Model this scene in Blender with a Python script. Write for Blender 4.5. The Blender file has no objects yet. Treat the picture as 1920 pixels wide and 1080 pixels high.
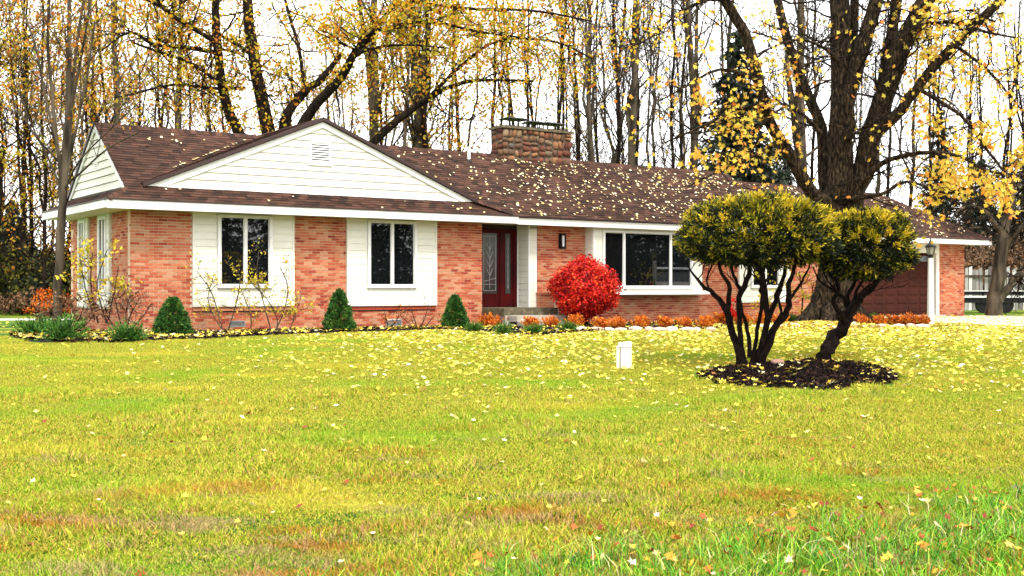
import bpy, math, random
import numpy as np
from mathutils import Vector, Matrix, Euler

random.seed(7)
rng = np.random.default_rng(7)
R = math.radians
S = bpy.context.scene
COL = S.collection

# ------------------------------------------------------------------ camera
CAMH = 1.02
FPX = 2180.0
cd = bpy.data.cameras.new("camera")
cam = bpy.data.objects.new("camera", cd)
COL.objects.link(cam)
cam.location = (0, 0, CAMH)
cam.rotation_euler = (R(90), 0, 0)
cd.sensor_width = 36.0
cd.lens = 36.0 * FPX / 1920.0
cd.clip_start = 0.1
cd.clip_end = 3000
S.camera = cam

# ------------------------------------------------------------------ sky, sun, exposure
SUN_EL, SUN_AZ = R(57), R(150)          # azimuth clockwise from +Y
world = bpy.data.worlds.new("World")
S.world = world
world.use_nodes = True
wn, wl = world.node_tree.nodes, world.node_tree.links
wn.clear()
sky = wn.new('ShaderNodeTexSky')
sky.sky_type = 'NISHITA'
sky.sun_disc = False
sky.sun_elevation = SUN_EL
sky.sun_rotation = SUN_AZ
sky.air_density = 1.0
sky.dust_density = 4.0
hs = wn.new('ShaderNodeHueSaturation')
hs.inputs['Saturation'].default_value = 0.12
cl = wn.new('ShaderNodeTexNoise')
cl.inputs['Scale'].default_value = 2.2
cl.inputs['Detail'].default_value = 5
tcw = wn.new('ShaderNodeTexCoord')
mpw = wn.new('ShaderNodeMapping')
mpw.inputs['Scale'].default_value = (1, 1, 3.0)
wl.new(tcw.outputs['Generated'], mpw.inputs['Vector'])
wl.new(mpw.outputs['Vector'], cl.inputs['Vector'])
cr = wn.new('ShaderNodeMapRange')
cr.inputs['From Min'].default_value = 0.3
cr.inputs['From Max'].default_value = 0.7
cr.inputs['To Min'].default_value = 8.5
cr.inputs['To Max'].default_value = 12.5
wl.new(cl.outputs['Fac'], cr.inputs['Value'])
mx = wn.new('ShaderNodeMix')
mx.data_type = 'RGBA'
mx.inputs['Factor'].default_value = 0.75
wl.new(sky.outputs['Color'], hs.inputs['Color'])
wl.new(hs.outputs['Color'], mx.inputs[6])
wl.new(cr.outputs['Result'], mx.inputs[7])
bg = wn.new('ShaderNodeBackground')
bg.inputs['Strength'].default_value = 0.11
wo = wn.new('ShaderNodeOutputWorld')
wl.new(mx.outputs[2], bg.inputs['Color'])
wl.new(bg.outputs['Background'], wo.inputs['Surface'])

sd = bpy.data.lights.new("sun", 'SUN')
sd.energy = 1.5
sd.angle = R(10)
sd.color = (1.0, 0.95, 0.86)
sun = bpy.data.objects.new("sun", sd)
COL.objects.link(sun)
_d = Vector((math.sin(SUN_AZ) * math.cos(SUN_EL), math.cos(SUN_AZ) * math.cos(SUN_EL), math.sin(SUN_EL)))
sun.rotation_euler = _d.to_track_quat('Z', 'Y').to_euler()

S.view_settings.view_transform = 'Standard'
S.view_settings.look = 'None'
S.view_settings.exposure = 1.6
S.view_settings.gamma = 1.0
S.view_settings.use_curve_mapping = False
S.render.engine = 'CYCLES'
S.cycles.max_bounces = 6
S.cycles.diffuse_bounces = 3
S.cycles.glossy_bounces = 3
S.cycles.transmission_bounces = 3
S.cycles.transparent_max_bounces = 6
S.cycles.use_denoising = True

# ------------------------------------------------------------------ frames of reference
TH = R(34.8)
UX, UY = math.cos(TH), math.sin(TH)          # along the facade
VX, VY = -math.sin(TH), math.cos(TH)         # away from the viewer, through the house
P0 = ((245 - 960) / FPX * 25.3, 25.3)


def W(u, v, z=0.0):
    return Vector((P0[0] + u * UX + v * VX, P0[1] + u * UY + v * VY, z))


def gz(x, y):
    return -0.04 * min(max(22.0 - y, 0.0), 17.0)


def gz_np(y):
    return -0.04 * np.clip(22.0 - y, 0, 17.0)


def at(px, py, d):
    """a point seen at photo pixel px,py, d metres in front of the viewer"""
    return Vector(((px - 960) / FPX * d, d, CAMH + (540 - py) / FPX * d))


def on_ground(px, d):
    x = (px - 960) / FPX * d
    return Vector((x, d, gz(x, d)))


# ------------------------------------------------------------------ materials
def mat(name):
    m = bpy.data.materials.new(name)
    m.use_nodes = True
    n = m.node_tree.nodes
    n.clear()
    return m, n, m.node_tree.links


def ramp_node(n, stops, interp='LINEAR'):
    r = n.new('ShaderNodeValToRGB')
    r.color_ramp.interpolation = interp
    e = r.color_ramp.elements
    while len(e) > 1:
        e.remove(e[0])
    e[0].position = stops[0][0]
    e[0].color = (*stops[0][1], 1)
    for p, c in stops[1:]:
        x = e.new(p)
        x.color = (*c, 1)
    return r


def surf(name, stops, src='noise', scale=3.0, rough=0.8, bump=0.0, bscale=40.0, spec=0.3,
         translucent=0.0, grime=None, stretch=(1, 1, 1), detail=4, metal=0.0, bdist=0.02):
    """stops: colour ramp driven by 'noise' (object position), 'rnd' (a per-piece attribute) or 'obj' (a per-object random)"""
    m, n, l = mat(name)
    out = n.new('ShaderNodeOutputMaterial')
    b = n.new('ShaderNodeBsdfPrincipled')
    b.inputs['Roughness'].default_value = rough
    b.inputs['Specular IOR Level'].default_value = spec
    b.inputs['Metallic'].default_value = metal
    geo = n.new('ShaderNodeNewGeometry')
    mp = n.new('ShaderNodeMapping')
    mp.inputs['Scale'].default_value = stretch
    l.new(geo.outputs['Position'], mp.inputs['Vector'])
    if len(stops) == 1:
        rgb = n.new('ShaderNodeRGB')
        rgb.outputs[0].default_value = (*stops[0][1], 1)
        col = rgb.outputs[0]
    else:
        r = ramp_node(n, stops)
        if src == 'rnd':
            a = n.new('ShaderNodeAttribute')
            a.attribute_name = 'rnd'
            l.new(a.outputs['Fac'], r.inputs['Fac'])
        elif src == 'obj':
            a = n.new('ShaderNodeObjectInfo')
            l.new(a.outputs['Random'], r.inputs['Fac'])
        else:
            a = n.new('ShaderNodeTexNoise')
            a.inputs['Scale'].default_value = scale
            a.inputs['Detail'].default_value = detail
            l.new(mp.outputs['Vector'], a.inputs['Vector'])
            l.new(a.outputs['Fac'], r.inputs['Fac'])
        col = r.outputs['Color']
    if grime:
        g = n.new('ShaderNodeTexNoise')
        g.inputs['Scale'].default_value = grime[0]
        g.inputs['Detail'].default_value = 6
        l.new(geo.outputs['Position'], g.inputs['Vector'])
        gr = n.new('ShaderNodeMapRange')
        gr.inputs['From Min'].default_value = 0.35
        gr.inputs['From Max'].default_value = 0.7
        gr.inputs['To Min'].default_value = 1.0
        gr.inputs['To Max'].default_value = grime[1]
        l.new(g.outputs['Fac'], gr.inputs['Value'])
        mm = n.new('ShaderNodeMix')
        mm.data_type = 'RGBA'
        mm.blend_type = 'MULTIPLY'
        mm.inputs['Factor'].default_value = 1.0
        l.new(col, mm.inputs[6])
        l.new(gr.outputs['Result'], mm.inputs[7])
        col = mm.outputs[2]
    l.new(col, b.inputs['Base Color'])
    if bump > 0:
        bn = n.new('ShaderNodeTexNoise')
        bn.inputs['Scale'].default_value = bscale
        bn.inputs['Detail'].default_value = 5
        l.new(mp.outputs['Vector'], bn.inputs['Vector'])
        bm = n.new('ShaderNodeBump')
        bm.inputs['Strength'].default_value = bump
        bm.inputs['Distance'].default_value = bdist
        l.new(bn.outputs['Fac'], bm.inputs['Height'])
        l.new(bm.outputs['Normal'], b.inputs['Normal'])
    if translucent > 0:
        t = n.new('ShaderNodeBsdfTranslucent')
        l.new(col, t.inputs['Color'])
        ms = n.new('ShaderNodeMixShader')
        ms.inputs['Fac'].default_value = translucent
        l.new(b.outputs[0], ms.inputs[1])
        l.new(t.outputs[0], ms.inputs[2])
        l.new(ms.outputs[0], out.inputs['Surface'])
    else:
        l.new(b.outputs[0], out.inputs['Surface'])
    return m


BRICK = [(0.0, (0.24, 0.035, 0.018)), (0.10, (0.36, 0.066, 0.028)), (0.35, (0.43, 0.115, 0.050)),
         (0.65, (0.47, 0.165, 0.080)), (0.88, (0.50, 0.235, 0.130)), (1.0, (0.40, 0.21, 0.12))]
M_brick = surf('brick', BRICK, 'rnd', rough=0.9, bump=0.5, bscale=60, grime=(1.2, 0.82))
M_brick_o = surf('brick_single', BRICK, 'obj', rough=0.9, bump=0.5, bscale=60, grime=(1.2, 0.82))
M_mortar = surf('mortar', [(0.3, (0.50, 0.36, 0.25)), (0.7, (0.62, 0.48, 0.36))], scale=2.0, rough=0.95, bump=0.4, bscale=90)
SHING = [(0.0, (0.024, 0.014, 0.011)), (0.3, (0.046, 0.023, 0.016)), (0.65, (0.068, 0.032, 0.021)),
         (0.9, (0.098, 0.045, 0.031)), (1.0, (0.052, 0.033, 0.026))]
M_shing = surf('asphalt_shingle', SHING, 'rnd', rough=0.95, bump=0.6, bscale=220, spec=0.15, grime=(0.6, 0.75))
M_shing_o = surf('asphalt_shingle_single', SHING, 'obj', rough=0.95, bump=0.6, bscale=220, spec=0.15, grime=(0.6, 0.75))
M_under = surf('roof_felt', [(0.3, (0.025, 0.016, 0.014)), (0.7, (0.045, 0.026, 0.02))], scale=4, rough=0.95)
M_white = surf('white_paint', [(0.3, (0.66, 0.66, 0.64)), (0.7, (0.72, 0.72, 0.70))], scale=1.2, rough=0.5, bump=0.05, bscale=30, grime=(2.5, 0.93))
M_siding = surf('cream_siding', [(0.3, (0.62, 0.61, 0.53)), (0.7, (0.70, 0.69, 0.61))], scale=0.9, rough=0.6, bump=0.12, bscale=25, stretch=(0.3, 0.3, 6), grime=(1.7, 0.92))
M_drip = surf('dark_drip_edge', [(0, (0.035, 0.018, 0.016))], rough=0.5)
M_stone = surf('field_stone', [(0.0, (0.08, 0.022, 0.015)), (0.25, (0.18, 0.062, 0.034)), (0.5, (0.10, 0.066, 0.040)),
                               (0.75, (0.25, 0.115, 0.052)), (0.9, (0.24, 0.17, 0.10)), (1.0, (0.035, 0.037, 0.042))], 'obj', rough=0.85, bump=0.7, bscale=18, grime=(5, 0.6))
M_stonemortar = surf('chimney_mortar', [(0.3, (0.05, 0.036, 0.026)), (0.7, (0.10, 0.075, 0.05))], scale=6, rough=0.95, bump=0.6, bscale=40)
M_conc = surf('concrete', [(0.3, (0.33, 0.29, 0.24)), (0.7, (0.47, 0.43, 0.37))], scale=4, rough=0.9, bump=0.4, bscale=60, grime=(3, 0.7))
M_mossconc = surf('mossy_concrete', [(0.3, (0.05, 0.045, 0.025)), (0.6, (0.12, 0.10, 0.06)), (0.8, (0.22, 0.17, 0.11))], scale=9, rough=0.95, bump=0.6, bscale=60)
M_black = surf('black_metal', [(0, (0.006, 0.006, 0.007))], rough=0.5, spec=0.25)
M_reddoor = surf('red_door_paint', [(0.3, (0.030, 0.001, 0.002)), (0.7, (0.060, 0.0015, 0.002))], scale=3, rough=0.5, spec=0.15)
M_garage = surf('maroon_garage_paint', [(0.3, (0.032, 0.007, 0.004)), (0.7, (0.048, 0.011, 0.006))], scale=1.5, rough=0.75, spec=0.12, grime=(2, 0.8))
M_lead = surf('lead_came', [(0, (0.42, 0.44, 0.42))], rough=0.4, spec=0.6)
M_galv = surf('vent_grey', [(0.3, (0.18, 0.19, 0.19)), (0.7, (0.32, 0.33, 0.33))], scale=20, rough=0.7)
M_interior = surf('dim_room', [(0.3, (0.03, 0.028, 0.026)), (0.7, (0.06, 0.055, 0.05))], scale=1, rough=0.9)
M_curtain = surf('curtain_grey', [(0.3, (0.10, 0.10, 0.11)), (0.7, (0.2, 0.2, 0.21))], scale=6, rough=0.9, stretch=(6, 6, .3))


def glass(name, tint, rough=0.02, mixf=0.75):
    m, n, l = mat(name)
    out = n.new('ShaderNodeOutputMaterial')
    b = n.new('ShaderNodeBsdfPrincipled')
    b.inputs['Base Color'].default_value = (*tint, 1)
    b.inputs['Roughness'].default_value = rough
    b.inputs['IOR'].default_value = 2.0
    t = n.new('ShaderNodeBsdfTransparent')
    t.inputs['Color'].default_value = (0.75, 0.78, 0.78, 1)
    ms = n.new('ShaderNodeMixShader')
    ms.inputs['Fac'].default_value = mixf
    l.new(t.outputs[0], ms.inputs[1])
    l.new(b.outputs[0], ms.inputs[2])
    l.new(ms.outputs[0], out.inputs['Surface'])
    return m


M_glass = glass('window_glass', (0.006, 0.007, 0.008), 0.015, 0.7)
M_bevel = glass('bevelled_glass', (0.02, 0.028, 0.026), 0.3, 0.9)
M_lampglass = glass('lamp_glass', (0.35, 0.34, 0.28), 0.15, 0.6)
M_sconce = surf('frosted_sconce_glass', [(0, (0.75, 0.78, 0.82))], rough=0.3)

M_bark_big = surf('maple_bark', [(0.36, (0.004, 0.003, 0.002)), (0.5, (0.022, 0.015, 0.009)), (0.72, (0.085, 0.058, 0.034))],
                  scale=12, rough=0.95, bump=1.0, bscale=14, stretch=(1.6, 1.6, 0.5), bdist=0.08, spec=0.1, detail=6)
M_bark_dark = surf('dark_bark', [(0.35, (0.004, 0.003, 0.002)), (0.7, (0.026, 0.017, 0.011))],
                   scale=7, rough=0.95, bump=0.8, bscale=14, stretch=(1.5, 1.5, 0.3), bdist=0.03, spec=0.1)
M_bark_grey = surf('grey_bark', [(0.35, (0.018, 0.014, 0.010)), (0.68, (0.105, 0.082, 0.056))],
                   scale=3, rough=0.95, bump=0.6, bscale=10, stretch=(1.5, 1.5, 0.3), bdist=0.03, spec=0.1)
M_bark_yew = surf('yew_bark', [(0.35, (0.0025, 0.0018, 0.0015)), (0.7, (0.015, 0.008, 0.006))],
                  scale=14, rough=0.95, bump=0.8, bscale=30, spec=0.1)
GOLD = [(0.0, (0.14, 0.18, 0.010)), (0.3, (0.46, 0.38, 0.02)), (0.6, (0.68, 0.40, 0.02)), (0.85, (0.62, 0.22, 0.012)), (1.0, (0.38, 0.09, 0.01))]
ORNG = [(0.0, (0.13, 0.14, 0.012)), (0.3, (0.42, 0.28, 0.015)), (0.6, (0.50, 0.19, 0.01)), (1.0, (0.28, 0.06, 0.01))]
M_leaf_gold = surf('gold_maple_leaf', GOLD, 'rnd', rough=0.6, translucent=0.45)
M_leaf_big = surf('yellow_maple_leaf', [(0.0, (0.52, 0.44, 0.05)), (0.45, (0.78, 0.56, 0.08)), (0.8, (0.78, 0.42, 0.05)), (1.0, (0.66, 0.20, 0.03))], 'rnd', rough=0.6, translucent=0.45)
M_leaf_orange = surf('orange_leaf', ORNG, 'rnd', rough=0.6, translucent=0.4)
M_leaf_ground = surf('fallen_leaf', [(0.0, (0.30, 0.12, 0.03)), (0.08, (0.50, 0.28, 0.05)), (0.2, (0.60, 0.40, 0.03)), (0.5, (0.64, 0.53, 0.045)),
                                     (0.78, (0.66, 0.57, 0.12)), (0.92, (0.66, 0.58, 0.32)), (1.0, (0.72, 0.67, 0.50))], 'rnd', rough=0.7, translucent=0.15)
M_leaf_near = surf('brown_fallen_leaf', [(0.0, (0.16, 0.02, 0.008)), (0.3, (0.34, 0.075, 0.012)), (0.5, (0.55, 0.22, 0.015)), (0.75, (0.64, 0.40, 0.04)), (0.9, (0.55, 0.38, 0.18)), (1.0, (0.60, 0.52, 0.40))], 'rnd', rough=0.7, translucent=0.15)
M_leaf_roof = surf('leaf_on_roof', [(0.0, (0.50, 0.34, 0.10)), (0.5, (0.74, 0.60, 0.30)), (1.0, (0.80, 0.74, 0.55))], 'rnd', rough=0.7)
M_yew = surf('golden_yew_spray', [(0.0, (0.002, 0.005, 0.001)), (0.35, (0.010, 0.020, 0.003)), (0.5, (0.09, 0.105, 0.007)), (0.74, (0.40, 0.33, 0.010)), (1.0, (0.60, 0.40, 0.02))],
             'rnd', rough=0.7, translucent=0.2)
M_spruce = surf('spruce_needles', [(0.0, (0.004, 0.022, 0.004)), (0.4, (0.02, 0.09, 0.012)), (0.8, (0.075, 0.19, 0.02)), (1.0, (0.20, 0.28, 0.04))], 'rnd', rough=0.7, translucent=0.1)
M_darkfir = surf('dark_fir_needles', [(0.0, (0.004, 0.009, 0.004)), (0.6, (0.014, 0.024, 0.011)), (1.0, (0.032, 0.045, 0.022))], 'rnd', rough=0.8)
M_juniper = surf('juniper_sprays', [(0.0, (0.006, 0.035, 0.004)), (0.5, (0.028, 0.13, 0.012)), (1.0, (0.13, 0.27, 0.025))], 'rnd', rough=0.7, translucent=0.1)
M_redbush = surf('burning_red_leaves', [(0.0, (0.10, 0.002, 0.003)), (0.35, (0.52, 0.006, 0.005)), (0.75, (0.76, 0.026, 0.009)), (1.0, (0.78, 0.16, 0.03))], 'rnd', rough=0.6, translucent=0.3)
M_barberry = surf('orange_barberry_leaves', [(0.0, (0.26, 0.03, 0.008)), (0.35, (0.62, 0.12, 0.010)), (0.8, (0.76, 0.25, 0.015)), (1.0, (0.78, 0.42, 0.04))], 'rnd', rough=0.6, translucent=0.3)
M_forsyth = surf('forsythia_leaves', [(0.0, (0.25, 0.26, 0.03)), (0.5, (0.65, 0.55, 0.04)), (1.0, (0.78, 0.45, 0.05))], 'rnd', rough=0.6, translucent=0.4)
M_brown = surf('dry_brown_leaves', [(0.0, (0.05, 0.03, 0.015)), (0.5, (0.14, 0.08, 0.04)), (1.0, (0.26, 0.12, 0.05))], 'rnd', rough=0.8, translucent=0.1)
M_brush = surf('dark_brush', [(0.0, (0.004, 0.007, 0.002)), (0.45, (0.016, 0.022, 0.005)), (0.7, (0.10, 0.10, 0.012)), (0.9, (0.30, 0.24, 0.02)), (1.0, (0.42, 0.15, 0.015))], 'rnd', rough=0.8, translucent=0.15)  # leaf colours from near black to rusty orange, mixed at random
M_mulch = surf('black_mulch', [(0.3, (0.004, 0.003, 0.003)), (0.7, (0.014, 0.008, 0.007))], scale=25, rough=0.95, bump=1.0, bscale=45, bdist=0.04)
M_chip = surf('mulch_chip', [(0.0, (0.003, 0.002, 0.002)), (0.7, (0.011, 0.006, 0.005)), (1.0, (0.045, 0.02, 0.013))], 'rnd', rough=0.95, spec=.1)
M_pebble = surf('edging_stone', [(0.0, (0.40, 0.27, 0.20)), (0.5, (0.56, 0.44, 0.34)), (1.0, (0.66, 0.58, 0.50))], 'obj', rough=0.85, bump=0.5, bscale=30)
M_path = surf('pale_walk', [(0.3, (0.62, 0.60, 0.55)), (0.7, (0.74, 0.72, 0.68))], scale=4, rough=0.9, bump=0.3, bscale=60)
M_drive = surf('gravel_drive', [(0.3, (0.36, 0.29, 0.20)), (0.7, (0.54, 0.46, 0.34))], scale=6, rough=0.95, bump=0.7, bscale=60)
M_fence = surf('weathered_picket', [(0.0, (0.10, 0.09, 0.08)), (0.4, (0.26, 0.25, 0.23)), (0.8, (0.46, 0.45, 0.42)), (1.0, (0.62, 0.60, 0.56))], 'obj', rough=0.9, bump=0.4, bscale=30, stretch=(6, 6, .5))
M_pvc = surf('pale_plastic', [(0.3, (0.60, 0.58, 0.62)), (0.7, (0.74, 0.74, 0.74))], scale=5, rough=0.45)


def lawn_material():
    m, n, l = mat('lawn_grass')
    out = n.new('ShaderNodeOutputMaterial')
    b = n.new('ShaderNodeBsdfPrincipled')
    b.inputs['Roughness'].default_value = 0.85
    b.inputs['Specular IOR Level'].default_value = 0.15
    geo = n.new('ShaderNodeNewGeometry')

    def noise(scale, detail, stretch=(1, 1, 1), loc=(0, 0, 0)):
        mp = n.new('ShaderNodeMapping')
        mp.inputs['Scale'].default_value = stretch
        mp.inputs['Location'].default_value = loc
        l.new(geo.outputs['Position'], mp.inputs['Vector'])
        t = n.new('ShaderNodeTexNoise')
        t.inputs['Scale'].default_value = scale
        t.inputs['Detail'].default_value = detail
        l.new(mp.outputs['Vector'], t.inputs['Vector'])
        return t.outputs['Fac']

    def mixc(f, a, c):
        x = n.new('ShaderNodeMix')
        x.data_type = 'RGBA'
        if isinstance(f, float):
            x.inputs['Factor'].default_value = f
        else:
            l.new(f, x.inputs['Factor'])
        for v, i in ((a, 6), (c, 7)):
            if isinstance(v, tuple):
                x.inputs[i].default_value = (*v, 1)
            else:
                l.new(v, x.inputs[i])
        return x.outputs[2]

    def band(v, a, c, to=1.0):
        r = n.new('ShaderNodeMapRange')
        r.interpolation_type = 'SMOOTHSTEP'
        r.inputs['From Min'].default_value = a
        r.inputs['From Max'].default_value = c
        r.inputs['To Max'].default_value = to
        l.new(v, r.inputs['Value'])
        return r.outputs['Result']

    fine = ramp_node(n, [(0.16, (0.02, 0.06, 0.004)), (0.32, (0.17, 0.30, 0.010)), (0.50, (0.41, 0.50, 0.022)), (0.64, (0.62, 0.58, 0.06)), (0.78, (0.66, 0.47, 0.12)), (0.92, (0.48, 0.22, 0.05))])
    at_ = n.new('ShaderNodeAttribute')
    at_.attribute_name = 'rnd'
    nz = n.new('ShaderNodeMath')
    nz.operation = 'ADD'
    a1 = noise(38, 6)
    l.new(a1, nz.inputs[0])
    sc = n.new('ShaderNodeMath')
    sc.operation = 'MULTIPLY_ADD'
    l.new(at_.outputs['Fac'], sc.inputs[0])
    sc.inputs[1].default_value = 0.72
    sc.inputs[2].default_value = -0.33
    l.new(sc.outputs[0], nz.inputs[1])
    l.new(nz.outputs[0], fine.inputs['Fac'])
    c = fine.outputs['Color']
    # greener and drier drifts, each a patch of the turf itself
    c = mixc(band(noise(0.55, 3, (0.6, 1.1, 1)), 0.48, 0.72, 0.5), c, (0.16, 0.40, 0.014))
    c = mixc(band(noise(0.8, 5, (0.5, 1.3, 1), (9, 4, 0)), 0.5, 0.7, 0.6), c, (0.62, 0.52, 0.06))
    # thin rusty patches towards the road
    sep = n.new('ShaderNodeSeparateXYZ')
    l.new(geo.outputs['Position'], sep.inputs[0])
    near = n.new('ShaderNodeMapRange')
    near.inputs['From Min'].default_value = 10.5
    near.inputs['From Max'].default_value = 7.2
    near.inputs['To Min'].default_value = 0.0
    near.inputs['To Max'].default_value = 0.16
    l.new(sep.outputs['Y'], near.inputs['Value'])
    ad = n.new('ShaderNodeMath')
    l.new(noise(1.5, 7, (0.55, 1.5, 1), (3, 2, 0)), ad.inputs[0])
    l.new(near.outputs['Result'], ad.inputs[1])
    def speckle(v, amt=0.30, sc_=26):
        q = n.new('ShaderNodeMath')
        q.operation = 'MULTIPLY_ADD'
        l.new(noise(sc_, 5), q.inputs[0])
        q.inputs[1].default_value = amt
        q.inputs[2].default_value = -amt / 2
        w = n.new('ShaderNodeMath')
        l.new(v, w.inputs[0])
        l.new(q.outputs[0], w.inputs[1])
        w2 = n.new('ShaderNodeMath')
        w2.operation = 'MULTIPLY_ADD'
        l.new(at_.outputs['Fac'], w2.inputs[0])
        w2.inputs[1].default_value = 0.22
        l.new(w.outputs[0], w2.inputs[2])
        return w2.outputs[0]
    c = mixc(band(speckle(ad.outputs[0]), 0.77, 0.93, 0.75), c, (0.50, 0.17, 0.03))
    ad2 = n.new('ShaderNodeMath')
    l.new(noise(1.9, 7, (0.6, 1.4, 1), (30, 12, 0)), ad2.inputs[0])
    l.new(near.outputs['Result'], ad2.inputs[1])
    c = mixc(band(speckle(ad2.outputs[0]), 0.76, 0.92, 0.7), c, (0.44, 0.30, 0.17))
    l.new(c, b.inputs['Base Color'])
    bm = n.new('ShaderNodeBump')
    bm.inputs['Strength'].default_value = 0.9
    bm.inputs['Distance'].default_value = 0.04
    l.new(noise(60, 5), bm.inputs['Height'])
    l.new(bm.outputs['Normal'], b.inputs['Normal'])
    t = n.new('ShaderNodeBsdfTranslucent')
    l.new(c, t.inputs['Color'])
    ms = n.new('ShaderNodeMixShader')
    ms.inputs['Fac'].default_value = 0.2
    l.new(b.outputs[0], ms.inputs[1])
    l.new(t.outputs[0], ms.inputs[2])
    l.new(ms.outputs[0], out.inputs['Surface'])
    return m


M_lawn = lawn_material()
M_tall = surf('long_green_grass', [(0.0, (0.006, 0.05, 0.003)), (0.3, (0.05, 0.23, 0.006)), (0.6, (0.19, 0.42, 0.014)), (0.88, (0.46, 0.50, 0.06)), (1.0, (0.6, 0.5, 0.3))], 'rnd', rough=0.6, translucent=0.2)

# ------------------------------------------------------------------ mesh helpers


def np_mesh(name, V, F, rnd=None, smooth=False):
    """V (n,3), F (m,k) -> mesh, quickly; rnd (m,) becomes a face attribute"""
    V = np.asarray(V, dtype=np.float32)
    F = np.asarray(F, dtype=np.int32)
    me = bpy.data.meshes.new(name)
    m, k = F.shape
    me.vertices.add(len(V))
    me.vertices.foreach_set('co', V.ravel())
    me.loops.add(m * k)
    me.loops.foreach_set('vertex_index', F.ravel())
    me.polygons.add(m)
    me.polygons.foreach_set('loop_start', np.arange(0, m * k, k, dtype=np.int32))
    if smooth:
        me.polygons.foreach_set('use_smooth', np.ones(m, dtype=bool))
    if rnd is not None:
        a = me.attributes.new('rnd', 'FLOAT', 'FACE')
        a.data.foreach_set('value', np.asarray(rnd, dtype=np.float32))
    me.update(calc_edges=True)
    return me


class MB:
    """collects shapes and links them as one mesh object"""

    def __init__(self):
        self.v, self.f, self.r = [], [], []

    def face(self, pts, r=0.5):
        i = len(self.v)
        self.v += [tuple(p) for p in pts]
        self.f.append(tuple(range(i, i + len(pts))))
        self.r.append(r)

    def hexa(self, p, r=0.5, skip=()):
        """eight points: bottom ring 0-3, top ring 4-7"""
        i = len(self.v)
        self.v += [tuple(q) for q in p]
        fs = [(0, 3, 2, 1), (4, 5, 6, 7), (0, 1, 5, 4), (1, 2, 6, 5), (2, 3, 7, 6), (3, 0, 4, 7)]
        for n_, q in enumerate(fs):
            if n_ in skip:
                continue
            self.f.append(tuple(i + a for a in q))
            self.r.append(r)

    def box(self, x0, x1, y0, y1, z0, z1, r=0.5, skip=()):
        self.hexa([(x0, y0, z0), (x1, y0, z0), (x1, y1, z0), (x0, y1, z0),
                   (x0, y0, z1), (x1, y0, z1), (x1, y1, z1), (x0, y1, z1)], r, skip)

    def tube(self, pts, rad, n=6, r=0.5, cap=True):
        V, F = tube_np(pts, rad, n)
        i = len(self.v)
        self.v += [tuple(x) for x in V]
        for q in F:
            self.f.append(tuple(int(a) + i for a in q))
            self.r.append(r)
        if cap:
            k = len(pts)
            self.f.append(tuple(i + a for a in range(n - 1, -1, -1)))
            self.f.append(tuple(i + (k - 1) * n + a for a in range(n)))
            self.r += [r, r]

    def lathe(self, prof, c=(0, 0, 0), n=12, r=0.5, sx=1.0, sy=1.0):
        i = len(self.v)
        for (ra, z) in prof:
            for k in range(n):
                a = 2 * math.pi * k / n
                self.v.append((c[0] + ra * sx * math.cos(a), c[1] + ra * sy * math.sin(a), c[2] + z))
        for j in range(len(prof) - 1):
            for k in range(n):
                k2 = (k + 1) % n
                self.f.append((i + j * n + k, i + j * n + k2, i + (j + 1) * n + k2, i + (j + 1) * n + k))
                self.r.append(r)
        self.f.append(tuple(i + k for k in range(n - 1, -1, -1)))
        self.f.append(tuple(i + (len(prof) - 1) * n + k for k in range(n)))
        self.r += [r, r]

    def mesh(self, name, smooth=False):
        me = bpy.data.meshes.new(name)
        me.from_pydata(self.v, [], self.f)
        a = me.attributes.new('rnd', 'FLOAT', 'FACE')
        a.data.foreach_set('value', np.asarray(self.r, dtype=np.float32))
        if smooth:
            me.polygons.foreach_set('use_smooth', np.ones(len(self.f), dtype=bool))
        me.update()
        return me

    def build(self, name, m, parent=None, smooth=False):
        return link(name, self.mesh(name, smooth), m, parent)


def link(name, me, m, parent=None, loc=None):
    if m is not None and not me.materials:
        me.materials.append(m)
    o = bpy.data.objects.new(name, me)
    COL.objects.link(o)
    if parent is not None:
        o.parent = parent
    if loc is not None:
        o.location = loc
    return o


def tag(o, label=None, cat=None, group=None, kind=None):
    if label:
        o['label'] = label
    if cat:
        o['category'] = cat
    if group:
        o['group'] = group
    if kind:
        o['kind'] = kind
    return o


def thing(name, label, cat, loc=(0, 0, 0), rz=0.0, group=None):
    o = bpy.data.objects.new(name, None)
    o.empty_display_size = 0.3
    COL.objects.link(o)
    o.location = loc
    o.rotation_euler = (0, 0, rz)
    return tag(o, label, cat, group)


def dup(root, loc, rz=0.0, scale=None, label=None, group=None):
    r_ = root.copy()
    COL.objects.link(r_)
    r_.location = loc
    r_.rotation_euler = (0, 0, rz)
    if scale is not None:
        r_.scale = (scale, scale, scale) if not isinstance(scale, tuple) else scale
    if label:
        r_['label'] = label
    if group:
        r_['group'] = group
    for ch in list(root.children):
        c = ch.copy()
        COL.objects.link(c)
        c.parent = r_
        for g in ch.children:
            d = g.copy()
            COL.objects.link(d)
            d.parent = c
    return r_


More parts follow.
